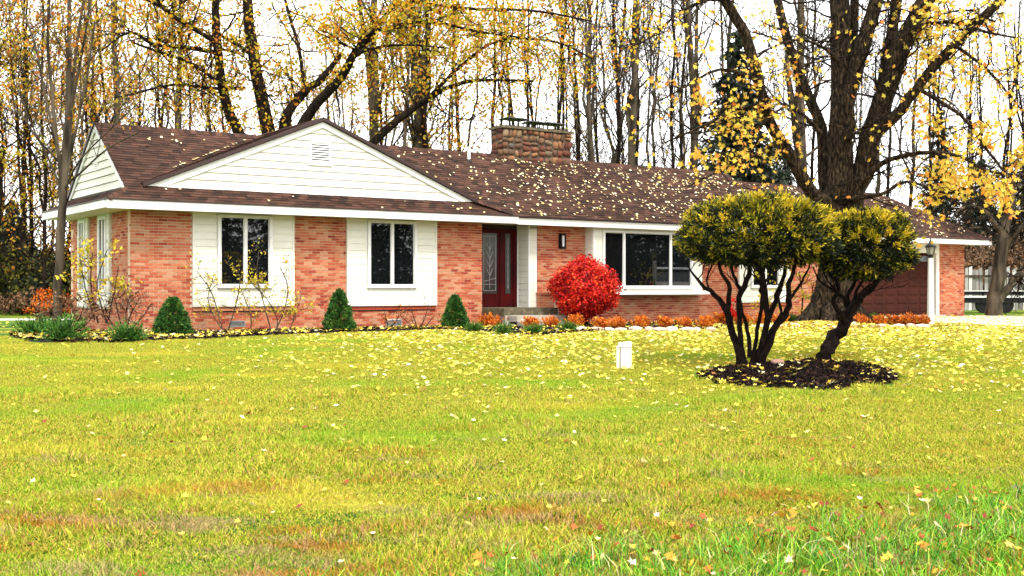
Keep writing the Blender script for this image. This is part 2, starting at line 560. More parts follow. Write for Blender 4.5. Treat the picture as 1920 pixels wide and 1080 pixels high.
def tube_np(pts, rad, n=6):
    P = np.asarray([tuple(p) for p in pts], dtype=np.float64)
    k = len(P)
    T = np.gradient(P, axis=0)
    T /= np.linalg.norm(T, axis=1)[:, None] + 1e-9
    ref = np.array([0.31, 0.17, 0.93]) if abs(T[0][2]) < 0.8 else np.array([0.93, 0.2, 0.1])
    A = np.cross(T, ref)
    A /= np.linalg.norm(A, axis=1)[:, None] + 1e-9
    B = np.cross(T, A)
    ang = np.arange(n) * 2 * math.pi / n
    rad = np.asarray(rad, dtype=np.float64)
    ring = (A[:, None, :] * np.cos(ang)[None, :, None] + B[:, None, :] * np.sin(ang)[None, :, None])
    V = P[:, None, :] + ring * rad[:, None, None]
    i = np.arange(k - 1)[:, None] * n
    a = np.arange(n)[None, :]
    b = (a + 1) % n
    F = np.stack([i + a, i + b, i + n + b, i + n + a], axis=-1).reshape(-1, 4)
    return V.reshape(-1, 3), F


class Tubes:
    """many quad tubes gathered as arrays"""

    def __init__(self):
        self.V, self.F, self.n = [], [], 0

    def add(self, pts, rad, n=5):
        V, F = tube_np(pts, rad, n)
        self.V.append(V)
        self.F.append(F + self.n)
        self.n += len(V)

    def mesh(self, name):
        return np_mesh(name, np.concatenate(self.V), np.concatenate(self.F), smooth=True)


QUADLEAF = np.array([(0, -0.5, 0), (0.34, 0.02, 0.06), (0, 0.5, 0), (-0.34, 0.02, 0.06)])


def star_template(k=5):
    pts = [(0.0, 0.0, 0.0)]
    out = []
    for i in range(k):
        a = math.pi / 2 + (i - (k - 1) / 2) * 2 * math.pi / (k + 0.9)
        out.append((math.cos(a) * 0.5, math.sin(a) * 0.5, 0.05))
        if i < k - 1:
            a2 = a + math.pi / (k + 0.9)
            out.append((math.cos(a2) * 0.24, math.sin(a2) * 0.24, -0.01))
    out.append((0.0, -0.28, 0.0))
    return np.array(pts + out)


STAR = star_template()
STAR_F = np.array([(0, i, i + 1) for i in range(1, len(STAR) - 1)] + [(0, len(STAR) - 1, 1)])


def leaves_mesh(name, C, size, normal_spread=1.0, rnd=None, star=False, flat=False, long=1.0, N=None, gen=rng):
    """C (n,3) centres; each becomes a small leaf"""
    C = np.asarray(C, dtype=np.float64)
    n = len(C)
    if N is None:
        if flat:
            N = np.stack([gen.normal(0, normal_spread, n), gen.normal(0, normal_spread, n), np.ones(n)], 1)
        else:
            N = gen.normal(size=(n, 3))
    N = N / (np.linalg.norm(N, axis=1)[:, None] + 1e-9)
    ref = gen.normal(size=(n, 3))
    A = np.cross(N, ref)
    A /= np.linalg.norm(A, axis=1)[:, None] + 1e-9
    B = np.cross(N, A)
    s = np.broadcast_to(np.asarray(size, dtype=np.float64), (n,))
    T = STAR if star else QUADLEAF
    F0 = STAR_F if star else np.array([(0, 1, 2, 3)])
    T = T * np.array([1, long, 1])
    V = (C[:, None, :] + (A[:, None, :] * T[None, :, 0, None] + B[:, None, :] * T[None, :, 1, None]
                          + N[:, None, :] * T[None, :, 2, None]) * s[:, None, None])
    K = len(T)
    F = (F0[None] + (np.arange(n) * K)[:, None, None]).reshape(-1, F0.shape[1])
    if rnd is None:
        rnd = gen.random(n)
    return np_mesh(name, V.reshape(-1, 3), F, np.repeat(rnd, len(F0)))


def sprigs_mesh(name, C, D, length, width, rnd, gen=rng):
    """pointed sprays: C base points, D directions -> narrow kites"""
    n = len(C)
    D = D / (np.linalg.norm(D, axis=1)[:, None] + 1e-9)
    A = np.cross(D, gen.normal(size=(n, 3)))
    A /= np.linalg.norm(A, axis=1)[:, None] + 1e-9
    L = np.broadcast_to(length, (n,))[:, None]
    w = np.broadcast_to(width, (n,))[:, None]
    V = np.stack([C, C + D * L * 0.55 + A * w, C + D * L, C + D * L * 0.55 - A * w], 1)
    F = np.arange(n * 4).reshape(-1, 4)
    return np_mesh(name, V.reshape(-1, 3), F, rnd)


# ------------------------------------------------------------------ the ground
def lawn_sheet():
    xs = np.concatenate([np.linspace(-900, -40, 10), np.linspace(-36, 36, 61), np.linspace(40, 900, 10)])
    ys = np.concatenate([np.linspace(-120, 4, 10), np.linspace(5, 30, 45), np.linspace(34, 80, 10), np.linspace(100, 1500, 10)])
    X, Y = np.meshgrid(xs, ys)
    Z = gz_np(Y) - 0.012 * (np.sin(X * 1.3) * np.sin(Y * 0.9 + 1)) * (np.abs(X) < 37) * (Y < 24)
    V = np.stack([X.ravel(), Y.ravel(), Z.ravel()], 1)
    nx, ny = len(xs), len(ys)
    i, j = np.meshgrid(np.arange(nx - 1), np.arange(ny - 1))
    a = (j * nx + i).ravel()
    F = np.stack([a, a + 1, a + nx + 1, a + nx], 1)
    o = link('lawn', np_mesh('lawn', V, F, smooth=True), M_lawn)
    tag(o, kind='structure')


lawn_sheet()


def flat_patch(name, pts, z, m, kind='structure', thick=None):
    mb = MB()
    mb.face([(p[0], p[1], (gz(p[0], p[1]) + z)) for p in pts])
    o = mb.build(name, m)
    tag(o, kind=kind)
    return o


# pale walk on the left, gravel drive on the right
flat_patch('path', [at2 for at2 in [(-40, 33.8), (-13.2, 36.9), (-11.0, 34.6), (-9.6, 35.4), (-12.0, 38.4), (-14, 38.6), (-40, 36.0)]], 0.006, M_path)
dl_ = [(12.6, -30), (12.8, 5), (12.9, 13.5), (13.0, 22), (13.1, 30), (12.2, 35), (10.95, 38.4)]
drr = [(22, -30), (22, 5), (22, 13.5), (22, 22), (22.5, 30), (22.5, 36), (17.4, 42.9)]
V_, F_ = [], []
for (a_, b_) in zip(dl_, drr):
    for k_ in range(9):
        f_ = k_ / 8
        y_ = a_[1] + (b_[1] - a_[1]) * f_
        V_.append((a_[0] + (b_[0] - a_[0]) * f_, y_, gz(0, y_) + .014))
for j_ in range(len(dl_) - 1):
    for k_ in range(8):
        q_ = j_ * 9 + k_
        F_.append((q_, q_ + 1, q_ + 10, q_ + 9))
tag(link('driveway', np_mesh('driveway', V_, F_, smooth=True), M_drive), kind='structure')

# ------------------------------------------------------------------ the house
house = thing('brick_house', 'low red brick ranch house with brown shingle roof, white gables and a stone chimney', 'house',
              (P0[0], P0[1], 0), TH)


def part(mb, name, m, parent=house, smooth=False):
    return mb.build(name, m, parent, smooth)


singles = dict(brick=0, shingle=0)
BR_H, BR_L = 0.0655, 0.205
brick_rest = MB()
brick_mesh_cache = {}


def brick_obj(L, ang, loc):
    key = round(L, 3)
    if key not in brick_mesh_cache:
        mb = MB()
        mb.box(0, L, 0, 0.05, 0, BR_H - 0.014)
        me = mb.mesh('brick')
        me.materials.append(M_brick_o)
        brick_mesh_cache[key] = me
    o = link('brick', brick_mesh_cache[key], None, house, loc)
    o.rotation_euler = (0, 0, ang)
    singles['brick'] += 1


def clip_runs(a, b, z0, z1, openings):
    runs = [(a, b)]
    for (oa, ob, oz0, oz1) in openings:
        if oz1 <= z0 + 0.01 or oz0 >= z1 - 0.01:
            continue
        nr = []
        for (p, q) in runs:
            if ob <= p or oa >= q:
                nr.append((p, q))
                continue
            if oa > p:
                nr.append((p, oa))
            if ob < q:
                nr.append((ob, q))
        runs = nr
    return runs


def brick_wall(origin, ang, a, b, z0, z1, openings, single=lambda s, z: False, ins=(0, 0)):
    """brick skin on the plane through origin (house coordinates), running along ang; outer face at local y=0, bricks proud of mortar"""
    ca, sa = math.cos(ang), math.sin(ang)

    def L(s, t, z):
        return (origin[0] + s * ca - t * sa, origin[1] + s * sa + t * ca, z)

    # mortar body, cut round the openings
    cuts = sorted({a + ins[0] * .02, b - ins[1] * .02, *[x for o in openings for x in o[:2] if a < x < b]})
    body = MB()
    for s0, s1 in zip(cuts[:-1], cuts[1:]):
        mid = (s0 + s1) / 2
        zs = [(z0, z1)]
        for o in openings:
            if o[0] < mid < o[1]:
                nz = []
                for (p, q) in zs:
                    if o[3] <= p or o[2] >= q:
                        nz.append((p, q))
                        continue
                    if o[2] > p:
                        nz.append((p, o[2]))
                    if o[3] < q:
                        nz.append((o[3], q))
                zs = nz
        for (p, q) in zs:
            pts = [L(s0, .012, p), L(s1, .012, p), L(s1, .2, p), L(s0, .2, p), L(s0, .012, q), L(s1, .012, q), L(s1, .2, q), L(s0, .2, q)]
            body.hexa(pts)
    w = part(body, 'wall', M_mortar)
    row = 0
    z = z0
    while z < z1 - 0.02:
        zt = min(z + BR_H, z1)
        for (p, q) in clip_runs(a + ins[0] * .006, b - ins[1] * .006, z, zt, openings):
            k = math.floor((p - a) / BR_L) - 1
            off = (0.5 if row % 2 else 0.0)
            while True:
                s0 = a + (k + off) * BR_L
                s1 = s0 + BR_L - 0.012
                k += 1
                if s0 > q:
                    break
                c0, c1 = max(s0, p), min(s1, q)
                if c1 - c0 < 0.03:
                    continue
                proud = random.uniform(-0.002, 0.003)
                if singles['brick'] < 300 and single(c0, z) and zt - z > BR_H - 0.005:
                    o = L(c0, proud, z + 0.005)
                    brick_obj(c1 - c0, ang, o)
                else:
                    r = random.random()
                    brick_rest.hexa([L(c0, proud, z + .005), L(c1, proud, z + .005), L(c1, .04, z + .005), L(c0, .04, z + .005),
                                     L(c0, proud, zt - .006), L(c1, proud, zt - .006), L(c1, .04, zt - .006), L(c0, .04, zt - .006)], r, skip=(4,))
        z = zt
        row += 1


WIN1 = (1.36, 3.81, 0.60, 2.9)
WIN2 = (5.19, 7.73, 0.58, 2.9)
BAY = (12.6, 17.0, 0.82, 2.9)
WIN3 = (18.6, 20.9, 0.57, 2.9)
ZT = 2.72
# front of the bedroom wing, then the long part of the house, then the garage pier
brick_wall((0, 0), 0, 0.0, 9.15, 0.0, ZT, [WIN1, WIN2, (2.24, 2.62, 0.13, 0.27), (6.3, 6.74, 0.08, 0.23)],
           single=lambda s, z: s < 1.36 and z < 2.63)
brick_wall((0, 0), 0, 10.95, 23.3, 0.0, ZT, [BAY, WIN3])
brick_wall((0, 0), 0, 28.75, 30.28, 0.0, 2.6, [])
brick_wall((30.28, 0), R(90), 0.0, 5.0, 0.0, 2.6, [], ins=(1, 0))
# left end wall: runs away from the corner, seen obliquely
brick_wall((0, 5.0), R(-90), 0.0, 5.0 - 0.001, 0.0, ZT, [(5 - 2.45, 5 - 1.45, 0.55, 2.9), (5 - 4.2, 5 - 3.25, 0.55, 2.9)],
           single=lambda s, z: s > 4.0 and z > 1.1, ins=(0, 1))
# entry return (right of the recess the panel covers it) and porch wall
brick_wall((9.15, 0), R(90), 0.0, 0.7, 0.0, ZT, [], ins=(1, 0))
brick_wall((10.9, -1.02), 0, 0.0, 0.3, 0.0, 0.86, [])
brick_wall((10.9, 0), R(-90), 0.02, 1.02, 0.0, 0.86, [], ins=(0, 1))
cap = MB()
cap.box(10.88, 11.22, -1.04, -0.002, 0.862, 0.90)
part(cap, 'porch_wall_cap', M_brick)
bs = part(brick_rest, 'brickwork', M_brick)
tag(bs, kind='stuff')

# back and hidden walls, plain
bw = MB()
bw.box(0, 30.27, 4.8, 5.0, 0, 2.6)
part(bw, 'wall', M_mortar)


# ---- sidings and windows on the front
def lap_boards(u0, u1, z0, z1, v, pitch=0.145, holes=(), thick=0.016, parent=house, m=M_siding, axis='u', fixed=0.0, gap=0.006):
    """horizontal boards, each its own object, bottom edge proud of the one below"""
    z = z0
    while z < z1 - 0.02:
        zt = min(z + pitch, z1)
        for (p, q) in clip_runs(u0, u1, z, zt, holes):
            if q - p < 0.03:
                continue
            zz1 = zt
            zz0 = z
            for h in holes:      # shorten the board where a hole starts midway
                pass
            mb = MB()
            if axis == 'u':
                pts = [(p, v - thick, zz0 + gap), (q, v - thick, zz0 + gap), (q, v, zz0 + gap), (p, v, zz0 + gap),
                       (p, v - 0.006, zz1), (q, v - 0.006, zz1), (q, v, zz1), (p, v, zz1)]
            else:   # runs along v at u = v-argument, outside towards -u
                pts = [(v - thick, q, zz0 + gap), (v - thick, p, zz0 + gap), (v, p, zz0 + gap), (v, q, zz0 + gap),
                       (v - 0.006, q, zz1), (v - 0.006, p, zz1), (v, p, zz1), (v, q, zz1)]
            mb.hexa(pts)
            part(mb, 'siding_board', m, parent)
        z = zt


def bar(mb, u0, u1, v0, v1, z0, z1):
    mb.box(u0, u1, v0, v1, z0, z1)


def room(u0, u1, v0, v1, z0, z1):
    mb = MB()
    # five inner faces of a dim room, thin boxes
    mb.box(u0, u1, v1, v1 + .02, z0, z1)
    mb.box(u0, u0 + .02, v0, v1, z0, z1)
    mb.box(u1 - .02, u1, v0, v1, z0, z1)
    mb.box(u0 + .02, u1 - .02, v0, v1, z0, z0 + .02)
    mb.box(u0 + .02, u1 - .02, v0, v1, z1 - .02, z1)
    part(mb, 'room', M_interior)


def window(u0, u1, z0, z1, v, mull, fw=0.075, bar_w=0.06, curtain=None, tilt=0.0):
    """frame with panes between the mullions; v is the outer face of the wall it sits in"""
    fr = MB()
    bar(fr, u0, u1, v - .045, v + .06, z1 - fw * .7, z1)
    bar(fr, u0, u1, v - .045, v + .06, z0, z0 + fw)
    bar(fr, u0, u0 + fw, v - .045, v + .06, z0 + fw, z1 - fw * .7)
    bar(fr, u1 - fw, u1, v - .045, v + .06, z0 + fw, z1 - fw * .7)
    f = part(fr, 'window', M_white)
    xs = [u0 + fw] + list(mull) + [u1 - fw]
    for mx_ in mull:
        mb = MB()
        mb.box(mx_ - bar_w / 2, mx_ + bar_w / 2, v - .03, v + .05, z0 + fw, z1 - fw * .7)
        part(mb, 'mullion', M_white, f)
    for i in range(len(xs) - 1):
        a = xs[i] + (bar_w / 2 if i else 0)
        b = xs[i + 1] - (bar_w / 2 if i < len(xs) - 2 else 0)
        # sash: a slim inner frame so the pane sits back
        sb = MB()
        s = .018
        for q in ((a, a + s, z0 + fw, z1 - fw * .7), (b - s, b, z0 + fw, z1 - fw * .7), (a + s, b - s, z0 + fw, z0 + fw + s), (a + s, b - s, z1 - fw * .7 - s, z1 - fw * .7)):
            sb.box(q[0], q[1], v - .01, v + .03, q[2], q[3])
        part(sb, 'sash', M_white, f)
        mb = MB()
        za, zb = z0 + fw + s, z1 - fw * .7 - s
        tl_ = math.tan(R(tilt)) * (zb - za) / 2      # old panes never sit quite plumb
        mb.hexa([(a + s, v + .012 + tl_, za), (b - s, v + .012 + tl_, za), (b - s, v + .018 + tl_, za), (a + s, v + .018 + tl_, za),
                 (a + s, v + .012 - tl_, zb), (b - s, v + .012 - tl_, zb), (b - s, v + .018 - tl_, zb), (a + s, v + .018 - tl_, zb)])
        part(mb, 'pane', M_glass, f)
        if curtain and i in curtain:
            cb = MB()
            nn = 14
            for k in range(nn):
                ca = a + (b - a) * k / nn
                cb_ = a + (b - a) * (k + 1) / nn
                d0, d1 = (0.10, 0.13) if k % 2 else (0.13, 0.10)
                cb.face([(ca, v + d0, z0 + .1), (cb_, v + d1, z0 + .1), (cb_, v + d1, z1 - .1), (ca, v + d0, z1 - .1)])
            part(cb, 'curtain', M_curtain, f)
    return f


def panel_with_window(P, wu0, wu1, wz0, wz1, mull, curtain=None, vfront=-0.05):
    u0, u1, z0, z1 = P[0], P[1], P[2], 2.72
    bk = MB()
    for (a, b, c, d) in ((u0, wu0, z0, z1), (wu1, u1, z0, z1), (wu0, wu1, z0, wz0), (wu0, wu1, wz1, z1)):
        bk.box(a, b, vfront, .14, c, d)
    part(bk, 'wall_panel', M_siding)
    lap_boards(u0 + .05, u1 - .05, z0 + 0.03, z1, vfront, 0.165, [(wu0 - .02, wu1 + .02, wz0, wz1 + .3)])
    tr = MB()
    tr.box(u0 - .001, u0 + .05, vfront - .024, vfront, z0, z1)
    tr.box(u1 - .05, u1 + .001, vfront - .024, vfront, z0, z1)
    tr.box(u0 + .05, u1 - .05, vfront - .024, vfront, z0 - .001, z0 + .03)
    part(tr, 'corner_trim', M_siding)
    window(wu0, wu1, wz0, wz1, vfront - .02, mull, curtain=curtain)
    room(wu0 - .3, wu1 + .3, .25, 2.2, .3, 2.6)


panel_with_window(WIN1, 1.93, 3.25, 1.02, 2.69, [2.595], curtain=(0,))
panel_with_window(WIN2, 5.74, 7.13, 1.02, 2.69, [6.43])
panel_with_window(WIN3, 19.1, 20.4, 1.02, 2.6, [19.75])
# recessed dark ledge course under each panel
for P in (WIN1, WIN2, WIN3):
    mb = MB()
    mb.box(P[0] + .02, P[1] - .02, -0.035, -0.004, P[2] - .1, P[2] - .02)
    part(mb, 'sill', M_brick_o)
    mb = MB()
    mb.box(P[0] + .02, P[1] - .02, -0.012, -0.005, P[2] - .128, P[2] - .102)
    part(mb, 'sill_shadow_strip', M_drip)  # solid dark strip painted as the shadow line under the sill

# picture window bay, standing proud of the wall
VB = -0.35
bk = MB()
bk.box(12.6, 12.94, VB, 0.0, 0.95, 2.71)
bk.box(16.35, 16.75, VB, 0.0, 0.95, 2.71)
bk.box(12.94, 16.35, VB, 0.1, 2.62, 2.71)
bk.box(12.94, 16.35, VB, 0.1, 0.95, 1.0)
part(bk, 'bay', M_siding)
lap_boards(VB + .004, -0.004, 0.97, 2.71, 12.6, 0.165, axis='v')
for zz in np.arange(0.97, 2.6, 0.165):
    mb = MB()
    mb.box(12.64, 12.92, VB - .012, VB, zz + .004, min(zz + 0.165, 2.71))
    part(mb, 'siding_board', M_siding)
mb = MB()
mb.box(12.5, 16.98, VB - .10, -.004, 0.83, 0.948)
mb.box(12.6, 12.64, VB - .02, VB - .001, 0.95, 2.71)
part(mb, 'bay_sill', M_white)
window(12.93, 16.36, 1.0, 2.63, VB, [13.715, 15.49], fw=0.07, tilt=0.75)
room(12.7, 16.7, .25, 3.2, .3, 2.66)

# foundation vents
for (a, b, c, d) in ((2.24, 2.62, 0.13, 0.27), (6.3, 6.74, 0.08, 0.23)):
    mb = MB()
    mb.box(a, b, -.006, .1, c, c + .02)
    mb.box(a, b, -.006, .1, d - .02, d)
    mb.box(a, a + .02, -.006, .1, c + .02, d - .02)
    mb.box(b - .02, b, -.006, .1, c + .02, d - .02)
    v_ = part(mb, 'foundation_vent', M_galv)
    mb = MB()
    k = c + .03
    while k < d - .02:
        mb.box(a + .02, b - .02, .004, .03, k, k + .008)
        k += .018
    part(mb, 'louver', M_galv, v_)

# ---- left end wall windows (seen almost edge on)
for (va, vb) in ((1.45, 2.45), (3.25, 4.2)):
    mb = MB()
    mb.box(-.05, .14, va, va + .25, .55, ZT)
    mb.box(-.05, .14, vb - .25, vb, .55, ZT)
    mb.box(-.05, .14, va + .25, vb - .25, .55, .95)
    mb.box(-.05, .14, va + .25, vb - .25, 2.6, ZT)
    part(mb, 'wall_panel', M_siding)
    lap_boards(va + .02, vb - .02, .57, .95, -.05, 0.165, axis='v')
    lap_boards(va + .02, va + .2, .95, 2.7, -.05, 0.165, axis='v')
    fr = MB()
    fr.box(-.09, -.05, va + .2, va + .27, .92, 2.66)
    fr.box(-.09, -.05, vb - .27, vb - .2, .92, 2.66)
    fr.box(-.09, -.05, va + .27, vb - .27, .92, .98)
    fr.box(-.09, -.05, va + .27, vb - .27, 2.6, 2.66)
    f = part(fr, 'window', M_white)
    mid = (va + vb) / 2
    mb = MB()
    mb.box(-.085, -.03, mid - .03, mid + .03, .98, 2.6)
    part(mb, 'mullion', M_white, f)
    for (a, b) in ((va + .27, mid - .03), (mid + .03, vb - .27)):
        mb = MB()
        mb.box(-.045, -.04, a, b, .98, 2.6)
        part(mb, 'pane', M_glass, f)
    mb = MB()
    mb.box(.15, .17, va + .2, vb - .2, .9, 2.66)
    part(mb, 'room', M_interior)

# ---- entry: recessed door wall at v = .55
VD = 0.55
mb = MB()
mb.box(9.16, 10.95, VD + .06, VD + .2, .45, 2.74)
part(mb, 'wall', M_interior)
door = MB()
# frame round the door and the sidelight
for (a, b, c, d) in ((9.27, 9.36, .5, 2.62), (10.08, 10.2, .5, 2.62), (10.53, 10.64, .5, 2.62), (9.36, 10.08, 2.56, 2.62), (10.2, 10.53, 2.56, 2.62)):
    door.box(a, b, VD - .03, VD + .05, c, d)
df = part(door, 'door_frame', M_reddoor)
dl = MB()
for (a, b, c, d) in ((9.36, 9.52, .52, 2.56), (10.01, 10.08, .52, 2.56), (9.52, 10.01, .52, .87), (9.52, 10.01, 2.50, 2.56)):
    dl.box(a, b, VD, VD + .045, c, d)
dleaf = part(dl, 'door', M_reddoor)
mb = MB()
mb.box(9.52, 10.01, VD + .018, VD + .024, .87, 2.50)
part(mb, 'pane', M_bevel, dleaf)
ld = MB()
for k in range(4):
    zz = 1.35 + k * .23
    for s in (-1, 1):
        ld.tube([(9.765, VD + .012, zz), (9.765 + s * .07, VD + .012, zz + .13), (9.765 + s * .11, VD + .012, zz + .2)], [.006] * 3, 4)
ld.tube([(9.765, VD + .012, 1.0), (9.765, VD + .012, 2.42)], [.006] * 2, 4)
for (a, b, c, d) in ((9.57, .95, 9.57, 2.42), (9.96, .95, 9.96, 2.42), (9.57, .95, 9.96, .95), (9.57, 2.42, 9.96, 2.42), (9.57, 1.12, 9.96, 1.12), (9.57, 1.2, 9.96, 1.28)):
    ld.tube([(a, VD + .012, b), (c, VD + .012, d)], [.006] * 2, 4)
part(ld, 'leaded_pattern', M_lead, dleaf)
mb = MB()
mb.box(9.42, 9.49, VD - .03, VD, 1.42, 1.5)
mb.box(9.44, 9.47, VD - .06, VD - .03, 1.44, 1.48)
part(mb, 'handle', M_lead, dleaf)
sl = MB()
for (a, b, c, d) in ((10.2, 10.27, .52, 2.56), (10.45, 10.53, .52, 2.56), (10.27, 10.45, .52, .87), (10.27, 10.45, 2.50, 2.56)):
    sl.box(a, b, VD, VD + .045, c, d)
sdl = part(sl, 'sidelight', M_reddoor)
mb = MB()
mb.box(10.27, 10.45, VD + .018, VD + .024, .87, 2.50)
part(mb, 'pane', M_bevel, sdl)
ld = MB()
for k in range(7):
    zz = 1.0 + k * .2
    ld.tube([(10.36, VD + .012, zz), (10.33, VD + .012, zz + .1), (10.36, VD + .012, zz + .2), (10.39, VD + .012, zz + .1), (10.36, VD + .012, zz)], [.005] * 5, 4)
part(ld, 'leaded_pattern', M_lead, sdl)
# panelled pier right of the door: a sided return and a white front
mb = MB()
mb.box(10.66, 10.94, 0.004, VD + .2, .47, 2.72)
part(mb, 'entry_pier', M_galv)
lap_boards(.03, VD, .48, 2.72, 10.66, 0.165, axis='v')
for zz in np.arange(0.48, 2.6, 0.165):
    mb = MB()
    mb.box(10.68, 10.92, -.008, .003, zz + .004, min(zz + .165, 2.72))
    part(mb, 'siding_board', M_siding)
mb = MB()
mb.box(10.63, 10.66, VD - .06, VD - .035, .5, 2.72)
mb.box(10.64, 10.68, -.02, .03, .47, 2.72)
part(mb, 'corner_trim', M_white)

# porch slab and steps
mb = MB()
mb.box(9.16, 10.88, -1.0, VD + .05, 0.32, 0.5)
part(mb, 'porch_slab', M_mossconc)
mb = MB()
mb.box(9.3, 10.86, -1.38, -1.003, 0.16, 0.31)
mb.box(9.3, 10.86, -1.7, -1.384, 0.0, 0.155)
mb.box(9.2, 10.86, -1.0, .5, 0.0, 0.318)
part(mb, 'step', M_conc)

# wall light by the door
mb = MB()
mb.box(11.66, 11.86, -.035, -.002, 2.1, 2.52)
mb.box(11.68, 11.70, -.11, -.035, 2.1, 2.52)
mb.box(11.82, 11.84, -.11, -.035, 2.1, 2.52)
mb.box(11.70, 11.82, -.11, -.035, 2.46, 2.50)
mb.box(11.70, 11.82, -.11, -.035, 2.12, 2.16)
sc_ = part(mb, 'wall_light', M_black)
mb = MB()
mb.box(11.73, 11.79, -.095, -.04, 2.165, 2.455)
part(mb, 'light_shade', M_sconce, sc_)

# ---- garage door
mb = MB()
mb.box(23.3, 28.75, -.02, .2, 2.27, 2.6)
mb.box(28.58, 28.75, -.02, .25, 0.02, 2.27)
mb.box(23.3, 23.45, -.02, .25, 0.02, 2.27)
part(mb, 'garage_door_frame', M_siding)
GV = 0.22
mb = MB()
mb.box(23.45, 28.58, GV, GV + .06, .08, 2.27)
gd = part(mb, 'garage_door', M_garage)
ncol, nrow = 8, 7
pw = (28.5 - 23.5) / ncol
for i in range(ncol):
    for j in range(nrow):
        a = 23.5 + i * pw + .06
        b = a + pw - .12
        c = .13 + j * .3 + .035
        d = c + .22
        if j == nrow - 1:
            mb = MB()
            mb.box(a, b, GV - .008, GV - .001, c, d - .02)
            part(mb, 'pane', M_bevel, gd)
            continue
        mb = MB()
        mb.hexa([(a, GV, c), (b, GV, c), (b, GV, d), (a, GV, d), (a + .03, GV - .022, c + .03), (b - .03, GV - .022, c + .03), (b - .03, GV - .022, d - .03), (a + .03, GV - .022, d - .03)])
        part(mb, 'door_panel', M_garage, gd)
mb = MB()
mb.box(23.3, 28.75, -.3, .2, .0, .06)
part(mb, 'garage_sill', M_conc)

# ------------------------------------------------------------------ roof
VR = 2.2
ZE, ZR = 2.90, 4.83                        # eave and ridge of the long roof
VE = -0.6
PIT = (ZR - ZE) / (VR - VE)
ULE = -0.66                                # left eave
UG = -0.12                                 # left gable wall plane
ZG = 3.19                                  # foot of the left gable


def slab(mb, p, t=0.09):
    """a roof sheet from four corner points (counter clockwise from outside), t thick downwards"""
    p = [Vector(q) for q in p]
    n = (p[1] - p[0]).cross(p[3] - p[0]).normalized()
    q = [a - n * t for a in p]
    mb.hexa([tuple(a) for a in q] + [tuple(a) for a in p])


roof = MB()
UR1, UR2 = 20.3, 23.6
# long roof, front and back, above the gable foot level and the left skirt
zA = ZG
vA = VE + (zA - ZE) / PIT
slab(roof, [(ULE, VE, ZE), (UR1, VE, ZE), (UR1, vA, zA), (UG - .0, vA, zA)])
slab(roof, [(UG - .04, vA, zA), (UR1, vA, zA), (UR1, VR, ZR), (UG - .04, VR, ZR)])
slab(roof, [(UR1, 5.0, ZE), (ULE, 5.0, ZE), (UG, 5.0 - (vA - VE), zA), (UR1, 5.0 - (vA - VE), zA)])
slab(roof, [(UR1, 5.0 - (vA - VE), zA), (UG - .04, 5.0 - (vA - VE), zA), (UG - .04, VR, ZR), (UR1, VR, ZR)])
slab(roof, [(ULE, 5.0, ZE), (ULE, VE, ZE), (UG, vA, zA), (UG, 5.0 - (vA - VE), zA)])
# lower roof over the kitchen end
ZE2, ZR2 = 2.84, 4.56
slab(roof, [(UR1 - .3, VE, ZE2 - .02), (UR2, VE, ZE2 - .02), (UR2, VR, ZR2), (UR1 - .3, VR, ZR2)])
slab(roof, [(UR2, 5.0, ZE2 - .02), (UR1 - .3, 5.0, ZE2 - .02), (UR1 - .3, VR, ZR2), (UR2, VR, ZR2)])
# garage hip
ZE3, ZR3 = 2.77, 4.5
UE3 = 31.0
UH3 = UE3 - 2.8
slab(roof, [(UR2 - .6, VE, ZE3), (UE3, VE, ZE3), (UH3, VR, ZR3), (UR2 - .6, VR, ZR3)])
slab(roof, [(UE3, VE, ZE3), (UE3, 5.0, ZE3), (UH3, VR + .001, ZR3), (UH3, VR, ZR3)])
slab(roof, [(UE3, 5.0, ZE3), (UR2 - .6, 5.0, ZE3), (UR2 - .6, VR, ZR3), (UH3, VR, ZR3)])
# wing cross gable roof
GU0, GU1, GUM, GZ0, GZ1, GV0 = 0.27, 8.82, 4.5, 3.25, 5.0, -0.1
for s in (0, 1):
    e = GU0 - .05 if s == 0 else GU1 + .05
    sg = (GZ1 - GZ0) / (GUM - GU0) if s == 0 else (GZ1 - GZ0) / (GU1 - GUM)
    ze = GZ0 - .05 * sg + .05
    pts = [(e, GV0 - .1, ze), (GUM, GV0 - .1, GZ1 + .05), (GUM, 4.6, GZ1 + .05), (e, 4.6, ze)]
    if s == 0:
        pts = [pts[0], pts[3], pts[2], pts[1]]
        pts = [pts[0], pts[3], pts[2], pts[1]]
    else:
        pts = [pts[1], pts[0], pts[3], pts[2]]
    slab(roof, pts, .06)
rf = part(roof, 'roof', M_under)

# shingles: one by one near the left corner, the rest joined
sh_rest = MB()
sh_cache = {}
SL, SE = 0.21, 0.112


